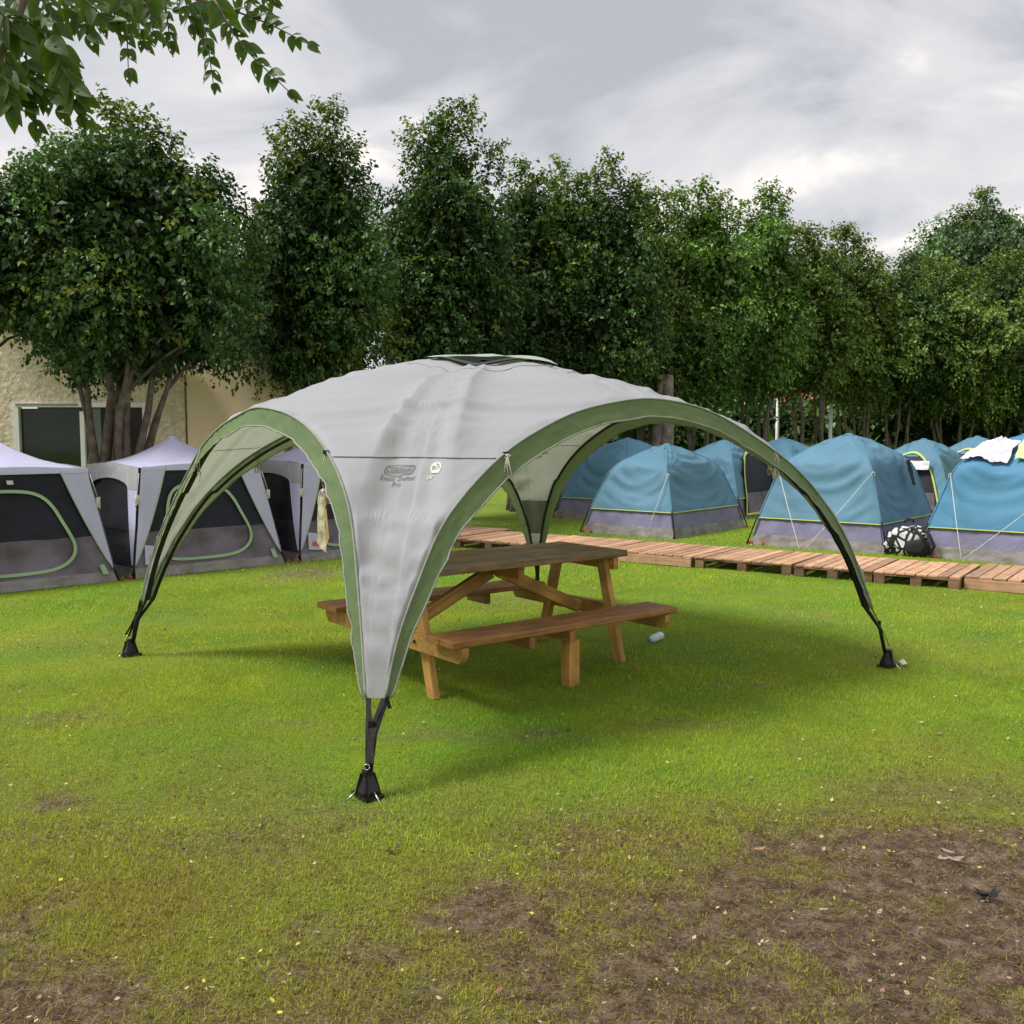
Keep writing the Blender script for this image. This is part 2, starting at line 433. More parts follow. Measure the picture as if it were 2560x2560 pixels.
def tnoise(sc, det=5, rough=.6):
    n = N(t, 'ShaderNodeTexNoise', Scale=sc, Detail=det, Roughness=rough); L(t, tcn.outputs['Object'], n.inputs['Vector']); return n
def tramp(src, stops):
    r = N(t, 'ShaderNodeValToRGB'); e = r.color_ramp.elements
    e[0].position, e[0].color = stops[0][0], rgb(stops[0][1]); e[1].position, e[1].color = stops[-1][0], rgb(stops[-1][1])
    for p, c in stops[1:-1]:
        q = e.new(p); q.color = rgb(c)
    L(t, src, r.inputs[0]); return r
nf = tnoise(75, 6, .7); nm = tnoise(1.1, 5); nb_ = tnoise(14, 5)
lawn = tramp(nf.outputs['Fac'], [(.30, (.075, .13, .010)), (.5, (.17, .265, .016)), (.72, (.28, .37, .03))])
lawn2 = tramp(nm.outputs['Fac'], [(.33, (.68, .90, .8)), (.67, (1.40, 1.15, 1.0))])
ml = N(t, 'ShaderNodeMix', data_type='RGBA', blend_type='MULTIPLY'); ml.inputs[0].default_value = 1
L(t, lawn.outputs[0], ml.inputs[6]); L(t, lawn2.outputs[0], ml.inputs[7])
dryc = tramp(nf.outputs['Fac'], [(.3, (.11, .098, .022)), (.7, (.30, .26, .07))])
md = N(t, 'ShaderNodeMix', data_type='RGBA'); L(t, sp.outputs[1], md.inputs[0]); L(t, ml.outputs[2], md.inputs[6]); L(t, dryc.outputs[0], md.inputs[7])
soil = tramp(nb_.outputs['Fac'], [(.30, (.070, .042, .026)), (.45, (.145, .090, .057)), (.60, (.27, .185, .14)), (.75, (.46, .34, .285))])
ns_ = tnoise(130, 6, .75); clod = tramp(ns_.outputs['Fac'], [(.36, (.40, .37, .35)), (.47, (.9, .9, .9)), (.66, (1.15, 1.13, 1.12))])
ms_ = N(t, 'ShaderNodeMix', data_type='RGBA', blend_type='MULTIPLY'); ms_.inputs[0].default_value = 1
L(t, soil.outputs[0], ms_.inputs[6]); L(t, clod.outputs[0], ms_.inputs[7])
mw = N(t, 'ShaderNodeMix', data_type='RGBA'); L(t, sp.outputs[0], mw.inputs[0]); L(t, md.outputs[2], mw.inputs[6]); L(t, ms_.outputs[2], mw.inputs[7])
L(t, mw.outputs[2], b.inputs['Base Color'])
rr_ = N(t, 'ShaderNodeMapRange'); rr_.inputs[3].default_value = .9; rr_.inputs[4].default_value = .45
L(t, sp.outputs[0], rr_.inputs[0]); L(t, rr_.outputs[0], b.inputs['Roughness']); b.inputs['Specular IOR Level'].default_value = .3
bp = N(t, 'ShaderNodeBump', Strength=.9, Distance=.03); L(t, nf.outputs['Fac'], bp.inputs['Height']); L(t, bp.outputs[0], b.inputs['Normal'])
cols = np.stack([W.ravel(), D.ravel(), np.zeros(W.size)], 1)
go = link('ground', np_mesh('ground', gv, gf, gm, True, cols))
tag(go, 'green lawn with yellowed and muddy patches', 'lawn', kind='structure')

def blades(n, y0, y1, lmin, lmax, wid, segs):
    y = np.sqrt(rng.uniform(y0 * y0, y1 * y1, n)); x = rng.uniform(-.78, .78, n) * y
    keep = rng.uniform(0, 1, n) > worn_at(x, y) * .96
    # none under the walkway
    s_ = x * .572 + y * .82; tt = x * .82 - y * .572
    keep &= ~((s_ > 10.62) & (s_ < 11.9) & (tt > -8.6))
    x, y = x[keep], y[keep]; n = len(x); z = gz(x, y)
    d = dry_at(x, y); w_ = worn_at(x, y)
    ln = rng.uniform(lmin, lmax, n) * (1 - .45 * w_) * (1 + .35 * fbm(x, y, 1.7, 12, 2)); th = rng.uniform(0, 2 * np.pi, n)
    lean = rng.uniform(.15, 1.05, n) + .4 * w_
    dx, dy = np.cos(th), np.sin(th); wx, wy = -dy * wid / 2, dx * wid / 2
    r1 = rng.uniform(0, 1, n); blot = fbm(x, y, .8, 21, 3)
    g1 = np.stack([.175 + .155 * r1, .29 + .19 * r1, .018 + .018 * r1], 1)
    g1 *= np.clip(1.27 + .34 * blot + .34 * fbm(x, y, 4.2, 23, 3) + .22 * fbm(x, y, 15, 27, 2), .4, 2)[:, None]
    g1[:, 0] *= 1 + .45 * fbm(x, y, .45, 40, 3)
    dr = np.stack([.26 + .19 * r1, .225 + .15 * r1, .05 + .04 * r1], 1)
    mixd = np.clip(d + rng.normal(0, .16, n), 0, 1)[:, None]
    c = g1 * (1 - mixd) + dr * mixd
    c *= np.where(rng.uniform(0, 1, n) < .05, 1.35, 1.0)[:, None]; c *= rng.uniform(.72, 1.3, n)[:, None]
    p0 = np.stack([x, y, z - .004], 1)
    hx, hz = np.sin(lean) * ln, np.cos(lean) * ln
    tip = p0 + np.stack([dx * hx, dy * hx, hz], 1)
    off = np.stack([wx, wy, np.zeros(n)], 1)
    if segs == 1:
        V = np.stack([p0 - off, p0 + off, tip], 1).reshape(-1, 3)
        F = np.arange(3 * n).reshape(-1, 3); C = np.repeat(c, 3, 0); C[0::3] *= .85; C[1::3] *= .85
        return V, F, C
    mid = p0 + np.stack([dx * hx * .32, dy * hx * .32, hz * .62], 1)
    V = np.stack([p0 - off, p0 + off, mid + off * .8, mid - off * .8, tip], 1).reshape(-1, 3)
    k = np.arange(n)[:, None] * 5
    F = np.concatenate([k + [0, 1, 2], k + [0, 2, 3], k + [3, 2, 4]])
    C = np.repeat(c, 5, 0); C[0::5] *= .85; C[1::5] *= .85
    return V, F, C
Vs, Fs, Cs = [], [], []; base = 0
for args in ((190000, 2.3, 3.9, .012, .030, .0028, 2), (175000, 3.9, 6.5, .014, .032, .0040, 1), (110000, 6.5, 10.5, .016, .036, .0065, 1), (90000, 10.5, 18, .020, .042, .012, 1)):
    v, f, c = blades(*args); Vs.append(v); Fs.append(f + base); Cs.append(c); base += len(v)
# thatch: dead blades lying flat in the worn turf
n = 120000
y = np.sqrt(rng.uniform(2.3 ** 2, 5.6 ** 2, n)); x = rng.uniform(-.78, .78, n) * y
k = rng.uniform(0, 1, n) < np.clip(.25 * worn_at(x, y) + .7 * dry_at(x, y), .04, .8)
x, y = x[k], y[k]; n = len(x); z = gz(x, y) + rng.uniform(.001, .016, n)
th = rng.uniform(0, 6.283, n); ln = rng.uniform(.012, .05, n); r1 = rng.uniform(0, 1, n)
dx, dy = np.cos(th), np.sin(th)
p0 = np.stack([x, y, z], 1); tip = p0 + np.stack([dx * ln, dy * ln, rng.uniform(-.003, .012, n)], 1); off = np.stack([-dy * .0017, dx * .0017, np.zeros(n)], 1)
V = np.stack([p0 - off, p0 + off, tip], 1).reshape(-1, 3)
c = np.stack([.07 + .30 * r1, .055 + .225 * r1, .02 + .08 * r1], 1)
Vs.append(V); Fs.append(np.arange(3 * n).reshape(-1, 3) + base); Cs.append(np.repeat(c, 3, 0)); base += len(V)
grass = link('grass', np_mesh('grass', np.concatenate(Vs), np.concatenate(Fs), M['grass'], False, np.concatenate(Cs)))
tag(grass, 'short green lawn grass, yellowing towards the muddy foreground', 'grass', kind='stuff')

# ------------------------------------------------------------------ walkway of pallets
PX = Vector((.82, -.572, 0)); PY = Vector((.572, .82, 0)); PRZ = math.atan2(-.572, .82)
def make_pallet(label, s, n0, wid, dep=1.2, slats=10, seed=0, skew=0.0, solid=False):
    rr = random.Random(seed)
    root = thing('wooden_pallet', label, 'pallet', PX * (s + wid / 2) + PY * (n0 + dep / 2), PRZ + skew, 'pallets laid end to end as a walkway')
    sw = wid / slats
    for i in range(slats):
        x = -wid / 2 + sw * (i + .5)
        yo = rr.uniform(-.012, .012)
        place_bar('slat', (x + rr.uniform(-.005, .005), -dep / 2 + yo, .124 + rr.uniform(-.003, .004)), (x + rr.uniform(-.005, .005), dep / 2 + yo, .124 + rr.uniform(-.003, .003)), sw * rr.choice((.84, .9, .93)), .02, M['pallet'], root, bev=.002, jig=.003, seed=seed * 31 + i)
    for j, yy in enumerate((-dep / 2 + .05, 0, dep / 2 - .05)):
        place_bar('stringer_board', (-wid / 2, yy, .102), (wid / 2, yy, .102), .09, .02, M['palletdk'], root, bev=.002)
        if solid and j == 0:
            place_bar('side_board', (-wid / 2, yy - .047, .057), (wid / 2, yy - .047, .057), .02, .107, M['pallet'], root, bev=.003)
        for xx in (-wid / 2 + .06, 0, wid / 2 - .06):
            place_bar('block', (xx - .055, yy, .046), (xx + .055, yy, .046), .09, .09, M['palletdk'], root, bev=.003)
    return root
pl = [('pallet at the far left end of the walkway, set back behind the picnic table', -9.62, 10.95, 1.1, 11, .02, False),
      ('walkway pallet seen just left of the shelter\'s back leg above the table', -8.42, 10.62, 1.2, 10, 0, False),
      ('walkway pallet directly behind the right end of the picnic table top', -7.2, 10.66, 1.2, 10, .01, False),
      ('walkway pallet in front of the central blue tent\'s left corner', -5.98, 10.62, 1.2, 10, -.01, True),
      ('walkway pallet in front of the central blue tent\'s right corner', -4.75, 10.64, 1.18, 10, 0, False),
      ('walkway pallet in front of the blue tent with the two guy ropes', -3.55, 10.64, .86, 8, .012, False),
      ('walkway pallet behind the shelter\'s right leg, below the football pattern backpack', -2.67, 10.62, .86, 8, 0, False),
      ('last walkway pallet at right edge with a solid front board', -1.78, 10.74, 1.2, 9, -.025, True),
      ('pallet running out of the picture below the blue tent with towels', -.56, 10.76, 1.2, 9, -.02, True)]
for i, (lb, s, n0, wd, sl, sk, so) in enumerate(pl):
    make_pallet(lb, s, n0, wd, slats=sl, seed=i + 3, skew=sk, solid=so)

# ------------------------------------------------------------------ buildings behind the trees
def stucco():
    m, t, b, o = newmat('rough_stucco')
    tcn = N(t, 'ShaderNodeTexCoord')
    n1 = N(t, 'ShaderNodeTexNoise', Scale=9, Detail=8, Roughness=.65, Distortion=1.2); L(t, tcn.outputs['Object'], n1.inputs['Vector'])
    v = N(t, 'ShaderNodeTexVoronoi', Scale=11); L(t, tcn.outputs['Object'], v.inputs['Vector'])
    r = N(t, 'ShaderNodeValToRGB'); r.color_ramp.elements[0].position = .3; r.color_ramp.elements[0].color = (.56, .46, .35, 1)
    r.color_ramp.elements[1].position = .62; r.color_ramp.elements[1].color = (.86, .74, .60, 1)
    L(t, n1.outputs['Fac'], r.inputs[0]); L(t, r.outputs[0], b.inputs['Base Color']); b.inputs['Roughness'].default_value = .95
    ad = N(t, 'ShaderNodeMath', operation='MULTIPLY_ADD'); ad.inputs[1].default_value = .5
    L(t, v.outputs['Distance'], ad.inputs[0]); L(t, n1.outputs['Fac'], ad.inputs[2])
    bp = N(t, 'ShaderNodeBump', Strength=1.0, Distance=.05); L(t, ad.outputs[0], bp.inputs['Height']); L(t, bp.outputs[0], b.inputs['Normal'])
    return m
M['stucco'] = stucco()
M['plaster'] = simple('smooth_beige_plaster', (.85, .67, .48), .9, .05, 1.5, bump=.15, bscale=20)
M['sheet'] = simple('roof_sheet', (.45, .45, .44), .6, .25, 4, bump=.2)
M['upvc'] = simple('white_window_frame', (.80, .81, .80), .4, .06, 8)
M['dark'] = simple('dark_interior', (.015, .014, .013), .9, .3, 2)
M['brown'] = simple('brown_door', (.05, .028, .018), .6, .2, 6)
gl, t, b, o = newmat('window_glass'); b.inputs['Base Color'].default_value = (.016, .026, .018, 1); b.inputs['Roughness'].default_value = .06; b.inputs['Specular IOR Level'].default_value = .35  # reflection of trees put into the dark green base colour
M['glass'] = gl
gl2, t, b, o = newmat('window_glass_pale'); b.inputs['Base Color'].default_value = (.10, .13, .12, 1); b.inputs['Roughness'].default_value = .05
M['glass2'] = gl2
YB = 15.5
w0, w1 = at(33, 1007, YB), at(372, 1005, YB)          # window opening top corners
xw0, xw1, zw1, zw0 = w0.x, w1.x, w0.z, .75
xr = at(461, 1000, YB).x
house = thing('stucco_house', 'rough beige stucco house with white sliding window behind the left tents', 'house', (xr - 3, YB, 0))
ho = house.location
def hpart(name, geo_list, mat, parent=house, smooth=False):
    mb = MB()
    for g_ in geo_list: mb.add(*g_)
    return mb.build(name, mat, parent, smooth, off=ho if parent == house else ho)
def wallz(x): return 2.62 + (xr - x) * .34
xl = xr - 6.5; xm = xr - 3.4
def prism(x0, x1, z0a, z1a, z0b, z1b, y0, y1):
    V = [(x0, y0, z0a), (x1, y0, z0b), (x1, y0, z1b), (x0, y0, z1a), (x0, y1, z0a), (x1, y1, z0b), (x1, y1, z1b), (x0, y1, z1a)]
    return V, [(0, 1, 2, 3), (5, 4, 7, 6), (0, 4, 5, 1), (1, 5, 6, 2), (2, 6, 7, 3), (3, 7, 4, 0)]
wg = [prism(xl, xw0, 0, wallz(xl) - 2 * (xm - xl) * .34, 0, wallz(xw0) if xw0 > xm else 3.4, YB, YB + .22)]
wg = [prism(xl, xw0, 0, 2.6, 0, wallz(xw0), YB, YB + .22), prism(xw0, xw1, zw1, wallz(xw0), zw1, wallz(xw1), YB, YB + .22),
      prism(xw0, xw1, 0, zw0, 0, zw0, YB, YB + .22), prism(xw1, xr, 0, wallz(xw1), 0, wallz(xr), YB, YB + .22)]
hpart('wall', wg, M['stucco'])
hpart('side_wall', [prism(xr - .2, xr - .002, 0, 2.6, 0, 2.6, YB + .23, YB + 4)], M['stucco'])
rf = hpart('roof', [prism(xw0 - .6, xr + .25, wallz(xw0 - .6) + .02, wallz(xw0 - .6) + .06, wallz(xr + .25) + .02, wallz(xr + .25) + .06, YB - .35, YB - .004)], M['sheet'])
hpart('roof_rib', [prism(xw0 - .6, xr + .25, wallz(xw0 - .6) + .062, wallz(xw0 - .6) + .10, wallz(xr + .25) + .062, wallz(xr + .25) + .10, YB - .33 + .2 * i, YB - .27 + .2 * i) for i in range(2)], M['sheet'], rf)
hpart('interior', [prism(xw0 - .4, xw1 + .3, .3, 2.3, .3, 2.3, YB + 1.6, YB + 1.65)], M['dark'])
win = hpart('window', [box_geo(((xw0 + xw1) / 2, YB + .03, zw1 - .035), (xw1 - xw0, .12, .07)), box_geo((xw0 + .045, YB + .03, (zw0 + zw1) / 2 - .036), (.09, .12, zw1 - zw0 - .072)),
                       box_geo((xw1 - .05, YB + .03, (zw0 + zw1) / 2 - .036), (.10, .12, zw1 - zw0 - .072))], M['upvc'])
xmid = at(207, 1100, YB).x
hpart('sash', [box_geo((xmid, YB + .02, (zw0 + zw1) / 2 - .06), (.07, .06, zw1 - zw0 - .15))], M['upvc'], win)
hpart('pane', [box_geo(((xw0 + xmid) / 2 + .03, YB + .05, (zw0 + zw1) / 2 - .04), (xmid - xw0 - .13, .012, zw1 - zw0 - .1))], M['glass'], win)
hpart('pane', [box_geo((xmid + .14, YB + .075, (zw0 + zw1) / 2 - .04), (.26, .012, zw1 - zw0 - .1))], M['glass2'], win)
hpart('curtain', [box_geo((xmid + .45, YB + .35, 1.3), (.30, .03, 1.9))], M['brown'])
hpart('old_trim', [box_geo(((xw0 + xmid) / 2, YB - .036, zw1 - .03), (xmid - xw0 - .1, .01, .035))], M['seam'], win)
YP = 15.52
bx0, bx1 = xr + .03, at(735, 900, YP).x
bw = MB(); bw.add(*box_geo(((bx0 + bx1) / 2, YP + .1, 1.48), (bx1 - bx0, .2, 2.96)))
tag(bw.build('garden_wall', M['plaster'], None), 'smooth pale orange wall beside the stucco house, behind the shelter\'s left arch', 'wall', kind='thing')
# red roofed house and compound wall far behind
M['tile'] = simple('red_roof_tile', (.42, .13, .075), .8, .25, 5)
hx, hy = at(2000, 950, 38).x, 38.0
rh = thing('tiled_house', 'far house with a red tiled roof seen between the tree trunks', 'house', (hx, hy, 0))
def part_at(name, geo, mat, parent, off, smooth=False):
    mb = MB()
    for g_ in geo: mb.add(*g_)
    return mb.build(name, mat, parent, smooth, off=off)
part_at('wall', [box_geo((hx, hy + 2, 1.45), (3.0, 4, 2.9))], M['plaster'], rh, rh.location)
for i in range(9):
    z0 = 2.92 + i * .17; y0 = hy - .4 + i * .28
    part_at('tile_row', [bar_geo((hx - 1.7, y0, z0), (hx + 1.7, y0, z0), .36, .06, up=(0, -.5, .86))], M['tile'], rh, rh.location)
M['farwall'] = simple('compound_wall', (.42, .36, .26), .9, .12, 2)
fw = MB(); fw.add(*box_geo((9, 31.1, .85), (34, .2, 1.7)))
tag(fw.build('compound_wall', M['farwall']), 'low beige boundary wall far behind the tree trunks', 'wall', kind='thing')
for px_, lb in ((1943, 'thin pale post between the trunks left of the tallest blue tent peak'), (2076, 'thin pale post between the trunks right of the red roof')):
    p_ = at(px_, 1085, 26.5)
    mb = MB(); mb.add(*tube_geo([(p_.x, 26.5, 0), (p_.x, 26.5, 2.75)], .05, 8)); mb.add(*tube_geo([(p_.x, 26.5, 2.75), (p_.x, 26.5, 2.8)], .075, 8))
    tag(mb.build('pale_post', M['upvc'], None, True), lb, 'post')
# painted panel behind the blue tents
M['boardwhite'] = simple('panel_white', (.6, .6, .56), .7, .1, 4)
M['boardgreen'] = simple('panel_green', (.05, .17, .02), .7, .2, 3)
M['boarddk'] = simple('panel_dark_green', (.015, .06, .012), .7, .2, 3)
p0, p1, p2 = at(1470, 1100, 22.5), at(1545, 1100, 22.5), at(1600, 1100, 22.5)
mural = thing('painted_panel', 'painted panel with black leaf pattern and a green field behind the blue tents', 'panel', (p0.x, 22.5, 0))
part_at('white_board', [box_geo(((p0.x + p1.x) / 2, 22.53, 1.0), (p1.x - p0.x, .05, 2.0))], M['boardwhite'], mural, mural.location)
part_at('green_board', [box_geo(((p1.x + p2.x) / 2, 22.53, 1.0), (p2.x - p1.x - .004, .05, 2.0))], M['boardgreen'], mural, mural.location)
g_ = []
for c_ in range(2):
    xc = p0.x + (p1.x - p0.x) * (.27 + .48 * c_)
    g_.append(bar_geo((xc, 22.498, .1), (xc, 22.498, 1.95), .012, .035, up=(1, 0, 0)))
    for k_ in range(12):
        zz = .2 + k_ * .15
        for sg in (-1, 1):
            g_.append(bar_geo((xc + sg * .02, 22.497, zz), (xc + sg * .16, 22.497, zz + .06), .01, .045, up=(0, 0, 1)))
part_at('leaf_print', g_, M['dark'], mural, mural.location)
mb = MB(); cx_ = (p1.x + p2.x) / 2
mb.add([(cx_ + .17 * math.cos(k_ * .4488), 22.5 - .002 * 1, 1.55 + .26 * math.sin(k_ * .4488)) for k_ in range(14)], [tuple(range(13, -1, -1))])
mb.build('oval_print', M['boarddk'], mural, off=mural.location)

# ------------------------------------------------------------------ trees
def leaves_mesh(P, Dn, S, C, fold=.25, wr=.62, mat=None, name='crown', droop=.5):
    """P leaf bases, Dn direction, S length, C colour: one folded diamond a leaf"""
    n = len(P)
    Dn = Dn / np.linalg.norm(Dn, axis=1, keepdims=True)
    up = np.tile([0, 0, 1.0], (n, 1)) + rng.normal(0, .45, (n, 3))
    side = np.cross(Dn, up); side /= np.linalg.norm(side, axis=1, keepdims=True) + 1e-9
    nrm = np.cross(side, Dn)
    S1 = S[:, None]
    mid = P + Dn * S1 * .42
    V = np.stack([P, mid + side * S1 * wr * .5 + nrm * S1 * fold * .3, P + Dn * S1 - nrm * S1 * .12, mid - side * S1 * wr * .5 + nrm * S1 * fold * .3], 1).reshape(-1, 3)
    k = np.arange(n)[:, None] * 4
    F = np.concatenate([k + [0, 1, 2], k + [0, 2, 3]])
    return np_mesh(name, V, F, mat, False, np.repeat(C, 4, 0))
def pal(n, kind):
    r = rng.uniform(0, 1, n); q = rng.uniform(0, 1, n)
    dark = np.stack([.034 + .038 * r, .078 + .064 * r, .020 + .015 * r], 1)
    if kind == 'warm': dark = np.stack([.088 + .07 * r, .145 + .085 * r, .030 + .018 * r], 1)
    if kind == 'fresh': dark = np.stack([.085 + .07 * r, .175 + .11 * r, .034 + .02 * r], 1)
    if kind == 'blue': dark = np.stack([.085 + .05 * r, .15 + .07 * r, .075 + .04 * r], 1)
    return dark
def crown(cx, cy, z0, z1, R, nleaf, size, kind='dark', seed=0, spikes=(), hang=.35, squash=1.0, topw=.36, yellow=.02):
    """leafy sprays spread through the crown: an uneven lens with shoots at the top"""
    g = np.random.default_rng(seed)
    per = 9; nt = nleaf // per
    H_ = z1 - z0
    nc = int(34 + 26 * R * H_ / 5)
    tc_ = g.beta(1.15, 1.25, nc) ; tc_[:7] = np.linspace(.62, .98, 7)
    prof = np.where(tc_ < .36, .62 + .38 * np.sin(tc_ / .36 * np.pi / 2), 1 - (1 - topw) * ((tc_ - .36) / .64) ** 3.2)
    ac_ = g.uniform(0, 2 * np.pi, nc); rc_ = np.clip(R * prof * g.uniform(.85, 1.2, nc) - .28, .05, 9) * np.sqrt(g.uniform(.15, 1, nc))
    cc = np.stack([cx + np.cos(ac_) * rc_, cy + np.sin(ac_) * rc_ * squash, z0 + .15 + (H_ - .55) * tc_], 1)
    cr_ = g.uniform(.18, .44, nc) * (.6 + .4 * R) * (1.15 - .75 * tc_)
    wgt = cr_ ** 1.35; ci = g.choice(nc, nt, p=wgt / wgt.sum())
    dv = g.normal(0, 1, (nt, 3)); dv /= np.linalg.norm(dv, axis=1, keepdims=True); dv[:, 2] = dv[:, 2] * .9 + .12
    rr_ = g.uniform(.12, 1, nt) ** .45
    base = cc[ci] + dv * (cr_[ci] * rr_)[:, None] * np.array([1, 1, 1.25])
    # loose fill between the clumps so that little sky comes through
    fill = g.uniform(0, 1, nt) < .30
    tf = g.beta(1.2, 1.3, nt); pf = np.where(tf < .36, .62 + .38 * np.sin(tf / .36 * np.pi / 2), 1 - (1 - topw) * ((tf - .36) / .64) ** 3.2)
    af = g.uniform(0, 2 * np.pi, nt); rf_ = np.clip(R * pf - .45, .02, 9) * np.sqrt(g.uniform(0, 1, nt))
    base[fill] = np.stack([cx + np.cos(af) * rf_, cy + np.sin(af) * rf_ * squash, z0 + .2 + (H_ - .75) * tf], 1)[fill]
    x, y, z = base.T; t_ = np.clip((z - z0) / H_, 0, 1.1)
    outv = np.stack([x - cx, y - cy, np.zeros(nt)], 1); outv /= np.linalg.norm(outv, axis=1, keepdims=True) + 1e-6
    dirs = dv * .7 + outv * .5 + np.stack([g.normal(0, .3, nt), g.normal(0, .3, nt), g.uniform(-.75, .25, nt) + 1.6 * np.clip(t_ - .8, 0, 1)], 1)
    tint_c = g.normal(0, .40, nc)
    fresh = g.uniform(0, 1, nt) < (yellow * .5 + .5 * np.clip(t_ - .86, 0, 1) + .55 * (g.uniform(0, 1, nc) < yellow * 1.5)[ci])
    cl = np.clip(tint_c[ci] + .25 * (rr_ - .7), -.6, .8); cl[fill] = -.45  # fill and inner clump leaves darker: shade between clumps put into their colour
    # shoots standing above the crown
    sb, sdn, sf = [], [], []
    for (sx, sz, sl) in spikes:
        m = int(52 * sl / .6)
        tt = g.uniform(0, 1, m) ** 1.15
        w = .13 * (1 - tt) ** .8 + .015
        a2 = g.uniform(0, 6.283, m)
        lean = g.normal(0, .12)
        sb.append(np.stack([cx + sx + np.cos(a2) * w + lean * tt * sl, cy + np.sin(a2) * w, sz + tt * sl], 1))
        sdn.append(np.stack([np.cos(a2) * .55, np.sin(a2) * .55, g.uniform(.1, 1.2, m)], 1)); sf.append(g.uniform(0, 1, m) < .25 + .35 * tt)
    if sb:
        base = np.concatenate([base] + sb); dirs = np.concatenate([dirs] + sdn); fresh = np.concatenate([fresh] + sf); cl = np.concatenate([cl, np.full(len(base) - len(cl), .1)])
    nt = len(base)
    dirs /= np.linalg.norm(dirs, axis=1, keepdims=True) + 1e-9
    k = np.tile(np.arange(per), nt); B = np.repeat(base, per, 0); Dn = np.repeat(dirs, per, 0)
    n = len(B); sp = size * .5
    stem = B + Dn * (k * sp)[:, None]; stem[:, 2] -= (k * sp) ** 2 * hang * 1.6
    a3 = k * 2.4 + np.repeat(g.uniform(0, 6.28, nt), per)
    e1 = np.cross(Dn, [0.01, .02, 1.0]); e1 /= np.linalg.norm(e1, axis=1, keepdims=True) + 1e-9
    e2 = np.cross(Dn, e1)
    ld = Dn * .55 + e1 * np.cos(a3)[:, None] * .9 + e2 * np.sin(a3)[:, None] * .9 + np.array([0, 0, -hang * 1.3])
    ld += g.normal(0, .2, (n, 3))
    S = size * g.uniform(.5, 1.4, n); S = np.where(np.repeat(np.r_[fill, np.zeros(nt - len(fill), bool)], per), S * 1.7, S)
    C = pal(n, kind)
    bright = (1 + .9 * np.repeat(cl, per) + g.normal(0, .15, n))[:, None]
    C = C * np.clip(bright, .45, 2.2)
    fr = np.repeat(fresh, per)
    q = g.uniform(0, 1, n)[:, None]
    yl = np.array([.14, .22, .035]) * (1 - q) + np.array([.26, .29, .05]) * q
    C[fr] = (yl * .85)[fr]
    return stem, ld, S, C
def stems(wide, bx, by, cx, cy, z0, z1, R, n, r0, seed, mat, parent, off):
    rr = random.Random(seed)
    for i in range(n):
        a = 6.283 * i / n + rr.uniform(-.5, .5)
        b0 = Vector((bx + math.cos(a) * (.24 if wide else .14) * (1 + .05 * n), by + math.sin(a) * .2, -.04))
        tgt = Vector((cx + math.cos(a) * R * (rr.uniform(.45, 1.0) if wide else rr.uniform(.2, .7)), cy + math.sin(a) * R * rr.uniform(.2, .6), z0 + (z1 - z0) * rr.uniform(.25, .6)))
        pts = []; m = 9
        for j in range(m):
            t_ = j / (m - 1)
            p = b0.lerp(tgt, t_); k = math.sin(t_ * math.pi) * -.10
            p += Vector((math.cos(a) * k, math.sin(a) * k, 0)) + Vector((nz(i * 3.1 + seed, j * .7) * .09, nz(i * 1.7, j * .7 + seed) * .09, 0))
            pts.append(p)
        rs = [r0 * rr.uniform(.75, 1.2) * (1 - .72 * j / (m - 1)) for j in range(m)]
        mb = MB(); mb.add(*tube_geo(pts, rs, 7))
        # a side limb
        q = pts[5]; e_ = q + Vector((math.cos(a + .8) * R * .6, math.sin(a + .8) * R * .5, (z1 - z0) * .2))
        mb.add(*tube_geo([q, q.lerp(e_, .5) + Vector((0, 0, .06)), e_], [r0 * .45, r0 * .33, r0 * .12], 5))
        mb.build('trunk', mat, parent, True, off=off)
